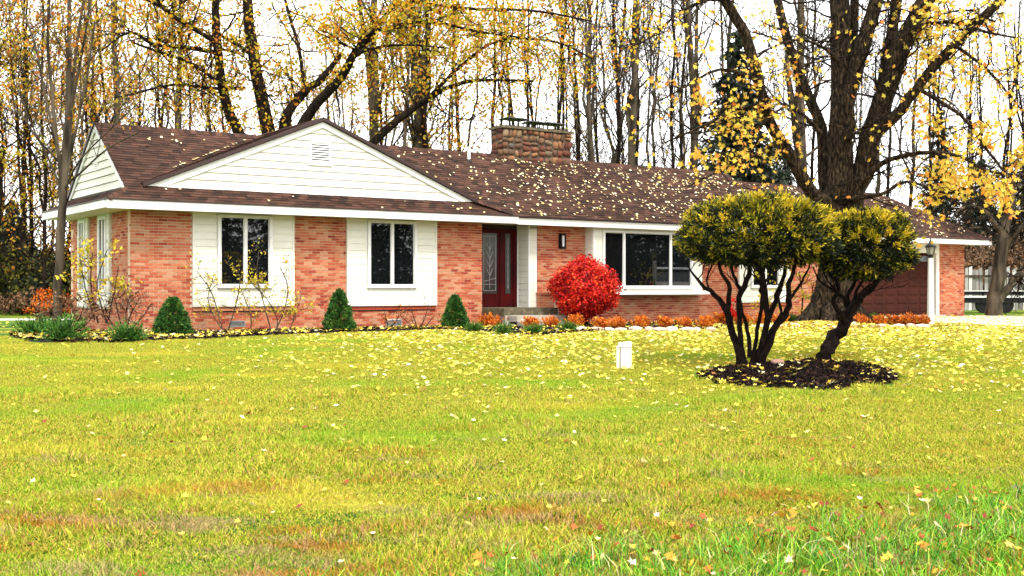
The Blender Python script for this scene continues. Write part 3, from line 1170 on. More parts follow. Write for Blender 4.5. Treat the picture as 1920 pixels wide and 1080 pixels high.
def shingles(org, ud, sd_, slen, ulo, uhi, single=lambda u, s: False):
    """org: eave point; ud: along the eave; sd_: up the slope (unit vectors, house coordinates)"""
    org, ud, sd_ = Vector(org), Vector(ud), Vector(sd_)
    nn = ud.cross(sd_).normalized()
    rows = int(slen / SE) + 1
    for j in range(rows):
        s0 = j * SE - .015
        s1 = min((j + 1) * SE + .015, slen)
        if s1 <= s0:
            continue
        lo, hi = ulo(s0), uhi(s0)
        lo2, hi2 = ulo(s1), uhi(s1)
        off = (j * 0.37) % 1.0 * SL
        k = math.floor((lo - off) / SL) - 1
        while True:
            a = off + k * SL
            b = a + SL * (1 - .012)
            k += 1
            if a > max(hi, hi2):
                break
            a0, b0 = max(a, lo), min(b, hi)
            a1, b1 = max(a, lo2), min(b, hi2)
            if b0 - a0 < .02 and b1 - a1 < .02:
                continue
            b0, b1 = max(b0, a0 + .001), max(b1, a1 + .001)
            h0 = .020 + random.uniform(0, .007)
            h1 = .010
            P_ = []
            for (uu, ss, hh) in ((a0, s0, .002), (b0, s0, .002), (b1, s1, .001), (a1, s1, .001), (a0, s0, h0), (b0, s0, h0), (b1, s1, h1), (a1, s1, h1)):
                P_.append(org + ud * uu + sd_ * ss + nn * hh)
            if singles['shingle'] < 300 and a0 == a == a1 and b0 == b == b1 and single(a, s0):
                if (j) not in sh_cache:
                    mb = MB()
                    o0 = P_[0]
                    mb.hexa([tuple(p - o0) for p in P_])
                    me = mb.mesh('shingle')
                    me.materials.append(M_shing_o)
                    sh_cache[j] = me
                link('shingle', sh_cache[j], None, house, P_[0])
                singles['shingle'] += 1
            else:
                sh_rest.hexa([tuple(p) for p in P_], random.random(), skip=(0, 4))


cosP = 1 / math.hypot(1, PIT)
sdir = Vector((0, cosP, PIT * cosP))
slen1 = (VR - VE) / cosP
sG = (vA - VE) / cosP


def ulo1(s):
    if s < sG:
        return ULE + (UG - ULE) * s / sG
    return UG - .06


shingles((0, VE, ZE), (1, 0, 0), sdir, slen1, ulo1, lambda s: UR1, single=lambda u, s: s < 0.42 and u < 9.6)
# left skirt
sk = Vector((UG - ULE, 0, zA - ZE))
skl = sk.length
shingles((ULE, 5.0, ZE), (0, -1, 0), sk.normalized(), skl, lambda s: (vA - VE) * s / skl, lambda s: 5.6 - (vA - VE) * s / skl)
# lower roof and garage roof
d2 = Vector((0, VR - VE, ZR2 - (ZE2 - .02)))
shingles((0, VE, ZE2 - .02), (1, 0, 0), d2.normalized(), d2.length, lambda s: UR1 - .02, lambda s: UR2)
d3 = Vector((0, VR - VE, ZR3 - ZE3))
shingles((0, VE, ZE3), (1, 0, 0), d3.normalized(), d3.length, lambda s: UR2 - .3, lambda s: UE3 - 2.8 * s / d3.length)
# wing roof seen at its edges only
for s, e in ((0, GU0 - .05), (1, GU1 + .05)):
    top = Vector((GUM, GV0 - .1, GZ1 + .052))
    bot = Vector((e, GV0 - .1, GZ0 + .052))
    dd = top - bot
    if s == 0:
        shingles(bot + Vector((0, 4.6, 0)), (0, -1, 0), dd.normalized(), dd.length, lambda q: 0, lambda q: 4.62)
    else:
        shingles(bot, (0, 1, 0), dd.normalized(), dd.length, lambda q: -.02, lambda q: 4.6)
so = part(sh_rest, 'shingles', M_shing)
tag(so, kind='stuff')

# ridge and hip caps
rc = MB()


def caps(p, q, w=.13, st=.16):
    p, q = Vector(p), Vector(q)
    d = q - p
    n_ = int(d.length / st)
    t = d.normalized()
    side = t.cross(Vector((0, 0, 1))).normalized()
    for i in range(n_):
        a = p + t * (i * st)
        b = p + t * (i * st + st * 1.12)
        h = .035
        rc.face([a + side * w - Vector((0, 0, w * .55 - .01)), b + side * w - Vector((0, 0, w * .55)), b + Vector((0, 0, h)), a + Vector((0, 0, h + .014))], random.random())
        rc.face([a + Vector((0, 0, h + .014)), b + Vector((0, 0, h)), b - side * w - Vector((0, 0, w * .55)), a - side * w - Vector((0, 0, w * .55 - .01))], random.random())
        rc.face([a + side * w - Vector((0, 0, w * .55 - .01)), a + Vector((0, 0, h + .014)), a - side * w - Vector((0, 0, w * .55 - .01))], random.random())


caps((UG - .05, VR, ZR), (UR1, VR, ZR))
caps((UR1, VR, ZR2), (UR2, VR, ZR2))
caps((UR2 - .3, VR, ZR3), (UH3, VR, ZR3))
caps((UE3, VE, ZE3), (UH3, VR, ZR3))
caps((ULE, VE, ZE + .01), (UG, vA, zA + .01), .1)
caps((GU1 - .1, GV0 - .08, GZ0 + .06), (9.86, VE, ZE + .03), .1)
caps((GUM, GV0 - .1, GZ1 + .05), (GUM, 4.6, GZ1 + .05))
tag(part(rc, 'ridge_caps', M_shing), kind='stuff')

# barge edges where the long roof drops to the lower ones
be = MB()
for (u, z0, z1) in ((UR1, ZE, ZR), (UR2, ZE2 - .02, ZR2)):
    be.hexa([(u - .005, VE, z0 - .12), (u + .03, VE, z0 - .12), (u + .03, VR, z1 - .12), (u - .005, VR, z1 - .12),
             (u - .005, VE, z0 + .02), (u + .03, VE, z0 + .02), (u + .03, VR, z1 + .02), (u - .005, VR, z1 + .02)])
part(be, 'barge_edge', M_drip)

# fascia, drip edges, soffits
fa = MB()
fa.box(ULE - .02, 9.88, VE - .03, VE, 2.705, 2.885)
part(fa, 'fascia', M_white)
fa = MB()
fa.box(9.882, UR2 - .3, VE + .03, VE + .055, 2.69, 2.875)
part(fa, 'fascia', M_white)
fa = MB()
fa.box(UR2 - .298, UE3 + .02, VE - .03, VE, 2.585, 2.755)
part(fa, 'fascia', M_white)
fa = MB()
fa.box(ULE - .03, ULE - .001, VE + .001, 5.02, 2.72, 2.885)
part(fa, 'fascia', M_white)
fa = MB()
fa.box(UE3 + .001, UE3 + .03, VE, 5.0, 2.585, 2.755)
part(fa, 'fascia', M_white)
de = MB()
de.box(ULE - .045, 9.9, VE - .05, VE + .02, 2.886, 2.918)
de.box(9.9, UR2 - .3, VE - .02, VE + .06, 2.876, 2.906)
de.box(UR2 - .3, UE3 + .03, VE - .05, VE + .02, 2.756, 2.785)
de.box(ULE - .046, ULE + .01, VE + .021, 5.03, 2.887, 2.919)
part(de, 'drip_edge', M_drip)
so_ = MB()
so_.box(ULE + .0, 9.87, VE + .001, -.0, 2.722, 2.74)
so_.box(9.89, UR2 - .3, VE + .056, .0, 2.722, 2.738)
so_.box(9.0, 11.0, .0, 1.0, 2.742, 2.76)
so_.box(UR2 - .29, UE3, VE + .001, .0, 2.602, 2.62)
so_.box(ULE + .001, -.0, .0, 5.0, 2.722, 2.741)
so_.box(30.3, UE3, 0.001, 5.0, 2.602, 2.621)
part(so_, 'soffit', M_white)

# ---- front gable: boards, rake trim, louvred vent
def gable_boards(u_l, u_r, um, z0, z1, v, holes, pitch=.178):
    z = z0
    k = 0
    while z < z1 - .03:
        zt = min(z + pitch, z1 - .005)

        def lim(zz):
            f_ = (zz - z0) / (z1 - z0)
            return u_l + (um - u_l) * f_, u_r + (um - u_r) * f_
        (a0, b0), (a1, b1) = lim(z), lim(zt)
        # stagger butt joints
        joints = [a0, b0]
        runs = clip_runs(a0, b0, z, zt, holes)
        for (p, q) in runs:
            j = um - 2.6 + (k % 3) * 1.9
            pieces = [(p, j), (j, q)] if p + .8 < j < q - .8 else [(p, q)]
            for (x0, x1) in pieces:
                t0 = max(x0, a1) if x0 <= a0 + 1e-6 else x0
                t1 = min(x1, b1) if x1 >= b0 - 1e-6 else x1
                g = .0015
                mb = MB()
                mb.hexa([(x0 + g, v - .034, z + .005), (x1 - g, v - .028, z + .005), (x1 - g, v, z + .005), (x0 + g, v, z + .005),
                         (t0 + g, v - .007, zt), (max(t1 - g, t0 + .01), v - .007, zt), (max(t1 - g, t0 + .01), v, zt), (t0 + g, v, zt)])
                part(mb, 'siding_board', M_siding)
        z = zt
        k += 1


GVH = (4.18, 4.72, 3.982, 4.516)
bkg = MB()
bkg.hexa([(GU0 + .1, GV0, GZ0 + .01), (GU1 - .1, GV0, GZ0 + .01), (GU1 - .1, GV0 + .1, GZ0 + .01), (GU0 + .1, GV0 + .1, GZ0 + .01),
          (GUM - .02, GV0, GZ1 - .04), (GUM + .02, GV0, GZ1 - .04), (GUM + .02, GV0 + .1, GZ1 - .04), (GUM - .02, GV0 + .1, GZ1 - .04)])
part(bkg, 'gable_wall', M_galv)
gable_boards(GU0 + .1, GU1 - .1, GUM, GZ0 + .02, GZ1 - .04, GV0, [GVH])
rk = MB()
for (ue, s) in ((GU0, 1), (GU1, -1)):
    w = .15
    rk.hexa([(ue, GV0 - .06, GZ0), (ue + s * .42, GV0 - .06, GZ0), (ue + s * .42, GV0 - .025, GZ0), (ue, GV0 - .025, GZ0),
             (GUM, GV0 - .06, GZ1), (GUM, GV0 - .06, GZ1 - w), (GUM, GV0 - .025, GZ1 - w), (GUM, GV0 - .025, GZ1)])
part(rk, 'rake_board', M_white)
rk = MB()
rk.box(GU0 + .3, GU1 - .3, GV0 - .04, GV0 - .024, GZ0 - .03, GZ0 + .06)
part(rk, 'trim_board', M_white)
rd = MB()
for (ue, s) in ((GU0 - .06, 1), (GU1 + .06, -1)):
    rd.hexa([(ue, GV0 - .13, GZ0 - .03), (ue, GV0 - .03, GZ0 - .03), (GUM, GV0 - .03, GZ1 + .002), (GUM, GV0 - .13, GZ1 + .002),
             (ue, GV0 - .13, GZ0 + .055), (ue, GV0 - .03, GZ0 + .055), (GUM, GV0 - .03, GZ1 + .085), (GUM, GV0 - .13, GZ1 + .085)])
part(rd, 'rake_edge', M_drip)
vt = MB()
a, b, c, d = GVH
for q in ((a, a + .04, c, d), (b - .04, b, c, d), (a + .04, b - .04, c, c + .04), (a + .04, b - .04, d - .04, d)):
    vt.box(q[0], q[1], GV0 - .04, GV0 - .001, q[2], q[3])
vt.box(a - .05, b + .05, GV0 - .05, GV0 - .026, c - .045, c - .005)
gv_ = part(vt, 'gable_vent', M_white)
mb = MB()
mb.box(a + .04, b - .04, GV0 - .005, GV0 - .001, c + .04, d - .04)
part(mb, 'vent_dark_backing', M_drip, gv_)  # dark sheet, its colour stands for the shade behind the louvers
for k in range(8):
    zz = c + .05 + k * .058
    mb = MB()
    mb.hexa([(a + .04, GV0 - .036, zz), (b - .04, GV0 - .036, zz), (b - .04, GV0 - .03, zz), (a + .04, GV0 - .03, zz),
             (a + .04, GV0 - .012, zz + .034), (b - .04, GV0 - .012, zz + .034), (b - .04, GV0 - .006, zz + .034), (a + .04, GV0 - .006, zz + .034)])
    part(mb, 'louver', M_white, gv_)

# ---- left gable (faces away to the left)
vB = 5.0 - (vA - VE) - .05
vF = vA + .05
zt_ = ZR - .06
g2 = MB()
g2.hexa([(UG, vF, ZG), (UG + .1, vF, ZG), (UG + .1, vB, ZG), (UG, vB, ZG), (UG, VR - .02, zt_), (UG + .1, VR - .02, zt_), (UG + .1, VR + .02, zt_), (UG, VR + .02, zt_)])
part(g2, 'gable_wall', M_galv)
z = ZG + .02
while z < zt_ - .05:
    zt2 = min(z + .178, zt_)
    f0, f1 = (z - ZG) / (zt_ - ZG), (zt2 - ZG) / (zt_ - ZG)
    a0, b0 = vF + (VR - vF) * f0, vB + (VR - vB) * f0
    a1, b1 = vF + (VR - vF) * f1, vB + (VR - vB) * f1
    mb = MB()
    mb.hexa([(UG - .034, b0, z + .012), (UG - .034, a0, z + .012), (UG, a0, z + .012), (UG, b0, z + .012),
             (UG - .007, b1, zt2), (UG - .007, a1, zt2), (UG, a1, zt2), (UG, b1, zt2)])
    part(mb, 'siding_board', M_siding)
    z = zt2
rk = MB()
rk.hexa([(UG - .06, vF - .02, ZG), (UG - .024, vF - .02, ZG), (UG - .024, vF + .14, ZG), (UG - .06, vF + .14, ZG),
         (UG - .06, VR - .001, zt_ + .03), (UG - .024, VR - .001, zt_ + .03), (UG - .024, VR, zt_ - .1), (UG - .06, VR, zt_ - .1)])
rk.hexa([(UG - .06, vB + .02, ZG), (UG - .024, vB + .02, ZG), (UG - .024, vB - .14, ZG), (UG - .06, vB - .14, ZG),
         (UG - .06, VR + .001, zt_ + .03), (UG - .024, VR + .001, zt_ + .03), (UG - .024, VR, zt_ - .1), (UG - .06, VR, zt_ - .1)])
part(rk, 'rake_board', M_white)
mb = MB()
for k in range(9):
    zz = 3.75 + k * .05
    mb.box(UG - .035, UG - .008, VR - .18, VR + .18, zz, zz + .025)
part(mb, 'gable_vent', M_white)
rd = MB()
rd.hexa([(UG - .1, vB + .05, ZG - .02), (UG - .0, vB + .05, ZG - .02), (UG, VR, ZR - .03), (UG - .1, VR, ZR - .03),
         (UG - .1, vB + .09, ZG + .05), (UG - .0, vB + .09, ZG + .05), (UG, VR, ZR + .05), (UG - .1, VR, ZR + .05)])
part(rd, 'rake_edge', M_drip)

# ---- vent pipe
mb = MB()
mb.tube([(9.86, 1.75, 4.35), (9.86, 1.75, 4.95)], [.045, .045], 10)
part(mb, 'vent_pipe', M_white)
mb = MB()
mb.lathe([(.10, 0), (.055, .09), (.05, .1)], (9.86, 1.75, 4.50), 10)
part(mb, 'pipe_boot', M_black)

# ---- stone chimney
CU0, CU1, CV0, CV1, CZ0, CZ1 = 11.2, 13.68, 2.0, 2.62, 4.5, 5.62
mb = MB()
mb.box(CU0 + .03, CU1 - .03, CV0 + .03, CV1 - .03, CZ0, CZ1)
chim = part(mb, 'chimney', M_stonemortar)
mb = MB()
mb.box(CU0 - .05, CU1 + .05, CV0 - .05, CV1 + .05, CZ1, CZ1 + .07)
part(mb, 'chimney_cap', M_mossconc, chim)
stone_meshes = []
for k in range(7):
    me = bpy.data.meshes.new('stone')
    import bmesh
    bm = bmesh.new()
    bmesh.ops.create_icosphere(bm, subdivisions=1, radius=1.0)
    for v in bm.verts:
        c = v.co
        c = Vector([math.copysign(abs(x) ** 0.62, x) for x in c])
        v.co = c * random.uniform(.72, 1.06)
    bm.to_mesh(me)
    bm.free()
    me.materials.append(M_stone)
    me.polygons.foreach_set('use_smooth', np.ones(len(me.polygons), dtype=bool))
    stone_meshes.append(me)


def stones_on(a, b, place, seed):
    rs = random.Random(seed)
    cells = []

    def cut(x0, x1, z0, z1):
        w_, h_ = x1 - x0, z1 - z0
        if (w_ < .36 and h_ < .30 and (w_ < .22 or h_ < .2 or rs.random() < .55)) or (w_ < .2 and h_ < .2):
            cells.append((x0, x1, z0, z1))
            return
        if w_ > h_ * rs.uniform(.9, 1.3):
            m_ = x0 + w_ * rs.uniform(.36, .64)
            cut(x0, m_, z0, z1)
            cut(m_, x1, z0, z1)
        else:
            m_ = z0 + h_ * rs.uniform(.36, .64)
            cut(x0, x1, z0, m_)
            cut(x0, x1, m_, z1)
    cut(a, b, 4.66, CZ1)
    for (x0, x1, z0, z1) in cells:
        w_, h_ = x1 - x0, z1 - z0
        o = link('stone', rs.choice(stone_meshes), None, chim)
        o.location = place((x0 + x1) / 2 + rs.uniform(-.012, .012), (z0 + z1) / 2 + rs.uniform(-.012, .012))
        q = rs.uniform(.52, .60)
        if place.__name__ == 'front':
            o.scale = (w_ * q, .08, h_ * q)
            o.rotation_euler = (0, rs.uniform(-.32, .32), rs.choice([0, math.pi]))
        else:
            o.scale = (.08, w_ * q, h_ * q)
            o.rotation_euler = (rs.uniform(-.3, .3), 0, rs.choice([0, math.pi]))


def front(x, z):
    return (x, CV0 + .04, z)


def side(x, z):
    return (CU0 + .04, x, z)


def side2(x, z):
    return (CU1 - .04, x, z)


stones_on(CU0, CU1, front, 3)
stones_on(CV0 + .06, CV1, side, 4)
stones_on(CV0 + .06, CV1, side2, 9)
for (a, b, zc) in ((11.4, 12.15, .24), (12.2, 12.75, .19), (12.8, 13.5, .2)):
    mb = MB()
    mb.hexa([(a - .05, CV0 + .03, CZ1 + .07 + zc), (b + .05, CV0 + .03, CZ1 + .07 + zc), (b + .05, CV1 - .03, CZ1 + .07 + zc), (a - .05, CV1 - .03, CZ1 + .07 + zc),
             (a + .12, CV0 + .2, CZ1 + .13 + zc), (b - .12, CV0 + .2, CZ1 + .13 + zc), (b - .12, CV1 - .2, CZ1 + .13 + zc), (a + .12, CV1 - .2, CZ1 + .13 + zc)])
    for x in (a + .06, (a + b) / 2, b - .06):
        for y in (CV0 + .1, CV1 - .1):
            mb.box(x - .012, x + .012, y - .012, y + .012, CZ1 + .1, CZ1 + .07 + zc - .001)
    mb.box(a + .05, b - .05, CV0 + .09, CV1 - .09, CZ1 + .071, CZ1 + .11)
    part(mb, 'flue_cap', M_black, chim)

# leaves lying on the roofs
def roof_leaves():
    C, N = [], []
    n_ = Vector((0, -PIT, 1)).normalized()
    for _ in range(4200):
        u = rng.uniform(-.4, 30.8)
        s = rng.uniform(.02, 3.2)
        v = VE + s * cosP
        if u < 20.3:
            z = ZE + s * PIT * cosP
        elif u < 23.4:
            z = ZE2 + s * (ZR2 - ZE2) / 3.35
        else:
            z = ZE3 + s * (ZR3 - ZE3) / 3.35
            if u > 31 - 2.8 * s / 3.35 - .1:
                continue
        dens = .05 if u < 5 else .10 + .9 * min(1, max(0, (u - 7.5) / 6))
        if u > 24:
            dens = .4
        nv = .5 + .5 * math.sin(u * 2.1 + math.sin(v * 3.3)) * math.sin(v * 4.1 + u)
        if rng.random() > dens * (.35 + .65 * nv):
            continue
        if v > GV0 - .1 and v < 2.2:
            if u < GUM:
                gzv = GZ0 + (u - GU0) / (GUM - GU0) * (GZ1 - GZ0)
            else:
                gzv = GZ1 + (u - GUM) / (GU1 - GUM) * (GZ0 - GZ1)
            if gzv > z - .05:
                continue
        if u < ulo1(s) + .1:
            continue
        C.append((u, v, z + .045))
        N.append((n_.x + rng.normal(0, .25), n_.y + rng.normal(0, .25), n_.z))
    # a drift along the valley of the front gable
    for _ in range(42):
        u = rng.uniform(1.0, 3.6)
        gzv = GZ0 + (u - GU0) / (GUM - GU0) * (GZ1 - GZ0)
        v = VE + (gzv - ZE) / PIT + .12 + rng.exponential(.05)
        C.append((u, v, gzv + .16))
        N.append((0, -.3, 1))
    me = leaves_mesh('fallen_leaves', np.array(C), rng.uniform(.055, .105, len(C)), N=np.array(N), star=True)
    o = link('leaf_litter', me, M_leaf_roof)
    o.location = (P0[0], P0[1], 0)
    o.rotation_euler = (0, 0, TH)
    tag(o, 'pale yellow leaves scattered over the brown shingle roof', 'fallen leaves', kind='stuff')


roof_leaves()
#@@PART2

# ------------------------------------------------------------------ helpers for planting


def gp(px, py):
    """ground point seen at photo pixel px,py"""
    k = (py - 540) / FPX
    d = 1.90 / (k + .04)
    if d >= 22:
        d = 1.02 / k
    return Vector(((px - 960) / FPX * d, d, gz(0, d)))


def limb(T, pts, rads, n=8, sub=3, wob=0.02, gen=rng):
    """smooth limb through points"""
    P = np.array([tuple(p) for p in pts], dtype=float)
    r = np.array(rads, dtype=float)
    k = len(P)
    t = np.arange(k)
    tt = np.linspace(0, k - 1, (k - 1) * sub + 1)
    # Catmull-Rom
    Pe = np.vstack([2 * P[0] - P[1], P, 2 * P[-1] - P[-2]])
    out = []
    for q in tt:
        i = min(int(q), k - 2)
        f = q - i
        p0, p1, p2, p3 = Pe[i], Pe[i + 1], Pe[i + 2], Pe[i + 3]
        out.append(.5 * ((2 * p1) + (-p0 + p2) * f + (2 * p0 - 5 * p1 + 4 * p2 - p3) * f * f + (-p0 + 3 * p1 - 3 * p2 + p3) * f ** 3))
    out = np.array(out)
    rr = np.interp(tt, t, r)
    out[1:-1] += gen.normal(0, 1, (len(out) - 2, 3)) * (wob * rr[1:-1, None] * 3)
    rr = rr * (1 + gen.normal(0, .03, len(rr)))
    T.add(out, rr, n)
    return out, rr


def twig(T, tips, p, d, L, r, lvl, maxl, up, gen, kids=4, spread=.6, n=3, seg=5, wob=.22):
    d = np.array(d, float)
    d /= np.linalg.norm(d) + 1e-9
    pts = [np.array(p, float)]
    for i in range(seg):
        d = d + gen.normal(0, wob, 3) + np.array([0, 0, up])
        d /= np.linalg.norm(d) + 1e-9
        pts.append(pts[-1] + d * L / seg)
    rad = np.linspace(r, max(r * .3, .0035), seg + 1)
    T.add(pts, rad, n if lvl == 0 else 3)
    pts = np.array(pts)
    if lvl < maxl:
        for k in range(kids):
            t = gen.uniform(.3, 1.0)
            i = min(int(t * seg), seg - 1)
            q = pts[i] + (pts[i + 1] - pts[i]) * (t * seg - i)
            dd = (pts[i + 1] - pts[i]) / (L / seg) + gen.normal(0, spread, 3)
            twig(T, tips, q, dd, L * gen.uniform(.4, .65), r * .5, lvl + 1, maxl, up, gen, kids, spread, n, max(3, seg - 1), wob)
    tips.append((pts[-1], lvl))
    tips.append((pts[len(pts) // 2], lvl))


def tip_leaves(tips, per, rad, gen, minlvl=0):
    P = np.array([t[0] for t in tips if t[1] >= minlvl])
    if len(P) == 0:
        return np.zeros((0, 3))
    n = gen.poisson(per * 1.9, len(P)) * (gen.random(len(P)) < .38)
    return np.repeat(P, n, axis=0) + gen.normal(0, rad, (n.sum(), 3))


# ------------------------------------------------------------------ slender forest trees behind the house
def forest_proto(seed, H, r0, leafy, leafmat, barkmat, ang=.55, nb=22, maxl=2, low=.22, lean=.04, fork=True, leafsize=.17, drop=.0):
    g = np.random.default_rng(seed)
    root = thing('bare_tree', None, 'tree')
    T = Tubes()
    k = 11
    tz = np.linspace(0, 1, k)
    off = np.cumsum(g.normal(0, .02 * H / k * 3, (k, 2)), axis=0) + np.outer(tz, g.normal(0, lean * H, 2))
    P = np.column_stack([off, tz * H])
    rad = r0 * (1 - tz * .82) + .02
    rad[0] *= 1.35
    T.add(P, rad, 7)
    stems = [(P, rad)]
    if fork:
        i = g.integers(3, 6)
        d = g.normal(0, 1, 2)
        d /= np.linalg.norm(d)
        q = np.array([P[i] + np.array([d[0] * s * 1.0, d[1] * s * 1.0, s * (H * .5)]) + np.append(g.normal(0, .12, 2) * (s > 0), 0) for s in np.linspace(0, 1, 8)])
        rr = np.linspace(rad[i] * .75, .03, 8)
        T.add(q, rr, 6)
        stems.append((q, rr))
    link('trunk', T.mesh('trunk'), barkmat, root)
    B = Tubes()
    tips = []
    for _ in range(nb):
        P_, rr = stems[g.integers(0, len(stems))] if g.random() < .45 else stems[0]
        kk = len(P_)
        t = g.uniform(low if P_ is stems[0][0] else .2, .98)
        i = min(int(t * (kk - 1)), kk - 2)
        q = P_[i] + (P_[i + 1] - P_[i]) * (t * (kk - 1) - i)
        a = g.uniform(0, 2 * math.pi)
        el = ang + g.normal(0, .15)
        d = (math.cos(a) * math.cos(el), math.sin(a) * math.cos(el), math.sin(el))
        L = g.uniform(1.6, 4.2) * (1.15 - .6 * t)
        twig(B, tips, q, d, L, rr[i] * .25 + .012, 0, maxl, .10, g, kids=4, spread=.45, n=4, wob=.13)
    link('branches', B.mesh('branches'), barkmat, root)
    if leafy > 0:
        C = tip_leaves(tips, leafy, .16, g)
        if drop:
            C = C[C[:, 2] > drop * H]
        link('crown', leaves_mesh('crown', C, g.uniform(leafsize * .6, leafsize * 1.25, len(C)), gen=g), leafmat, root)
    return root


protos_bare = [forest_proto(100 + i, 17 + i % 3, 0.065 + .02 * (i % 3), 0, None, M_bark_dark if i == 1 else M_bark_grey, ang=1.0, nb=34, fork=i != 1, low=.08) for i in range(4)]
protos_few = [forest_proto(120 + i, 17, .075 + .02 * (i % 2), .35, M_leaf_gold, M_bark_dark, ang=.95, nb=20, low=.12) for i in range(2)]
protos_orange = [forest_proto(140 + i, 17 - i, .085 + .02 * (i % 2), 2.6, M_leaf_orange if i % 2 else M_leaf_gold, M_bark_grey if i == 2 else M_bark_dark, ang=.75, nb=20, low=.12, leafsize=.135) for i in range(4)]
protos_low = [forest_proto(170 + i, 13 + i, .075, 1.5, M_leaf_orange if i else M_leaf_gold, M_bark_dark, ang=.5, nb=46, low=.08, leafsize=.15) for i in range(2)]
used = set()


def plant(protos, px, d, rz, sc, label, group, name='bare_tree'):
    p = protos[int(px * 7 + d) % len(protos)]
    loc = ((px - 960) / FPX * d, d, 0)
    if p.name not in used:
        used.add(p.name)
        p.location = loc
        p.rotation_euler = (0, 0, rz)
        p.scale = (sc, sc, sc)
        p['label'] = label
        p['group'] = group
        o = p
    else:
        o = dup(p, loc, rz, sc, label, group)
    o.name = name
    return o


ZONES = [
    (-60, 190, 14, protos_orange, 'orange tree in the woods left of the house', (48, 66), 'leafy_tree'),
    (-70, 105, 6, protos_low, 'low branched orange tree at the left edge of the lawn', (41, 47), 'leafy_tree'),
    (190, 440, 10, protos_orange, 'thin golden tree behind the left roof end', (44, 66), 'leafy_tree'),
    (560, 930, 12, protos_orange, 'slender golden tree between gable and chimney', (44, 64), 'leafy_tree'),
    (960, 1130, 7, protos_few, 'thin upright tree behind the stone chimney', (46, 66), 'bare_tree'),
    (1090, 1330, 13, protos_bare, 'bare dark trunk between chimney and spruce', (46, 70), 'bare_tree'),
    (1450, 1720, 8, protos_bare, 'bare trunk in the woods behind the big maple', (52, 72), 'bare_tree'),
    (1730, 1990, 12, protos_few, 'thin sparse tree beyond the picket fence', (58, 75), 'bare_tree'),
]
zr = random.Random(11)
ORD = ['leftmost', 'second from left', 'third from left', 'fourth from left', 'fifth from left', 'sixth from left', 'seventh from left', 'eighth from left', 'ninth from left',
       'tenth from left', 'eleventh from left', 'twelfth from left', 'thirteenth from left', 'fourteenth from left', 'fifteenth from left', 'sixteenth from left', 'seventeenth from left', 'eighteenth from left']
for (x0, x1, n_, protos, lab, (d0, d1), nm) in ZONES:
    for i in range(n_):
        px = x0 + (x1 - x0) * (i + zr.uniform(.1, .9)) / n_
        d = zr.uniform(d0, d1)
        plant(protos, px, d, zr.uniform(0, 6.28), zr.uniform(.8, 1.12), ORD[i] + ' ' + lab, 'slender trees of the woods behind the house', nm)

# stouter clear trunks that show one by one
for (px, d, w, lab) in [(320, 43, 14, 'tall straight trunk behind the middle of the left roof'),
                        (232, 45, 14, 'straight brown trunk behind the left end of the ridge'),
                        (700, 46, 24, 'thick pale brown trunk right of the front gable peak'),
                        (787, 46, 24, 'thick brown trunk left of the white vent pipe'),
                        (1192, 48, 19, 'mossy straight trunk right of the stone chimney'),
                        (1287, 50, 20, 'reddish brown trunk next to the dark spruce'),
                        (1500, 44, 24, 'pale beige trunk seen between the left limbs of the maple')]:
    p = forest_proto(int(px), 18, w / FPX * d / 2, .4 if px < 1000 else 0.06, M_leaf_gold, M_bark_grey, ang=.8, nb=22, low=.3, lean=.015, fork=px > 600)
    p.location = ((px - 960) / FPX * d, d, 0)
    p.name = 'tall_tree'
    p['label'] = lab


# ------------------------------------------------------------------ explicit trees
def photo_tree(limbs, d0, wfac=1.0, wob=.02, jit=.5, n=9, gen=rng, base_z=None):
    T = Tubes()
    runs = []
    for L in limbs:
        pts, rads = [], []
        dd = L[0][3] if len(L[0]) > 3 else 0
        for q in L:
            dep = d0 + (q[3] if len(q) > 3 else dd)
            pts.append(at(q[0], q[1], dep))
            rads.append(q[2] / 2 / FPX * dep * wfac)
        runs.append(limb(T, pts, rads, n=n, wob=wob, gen=gen))
    return T, runs


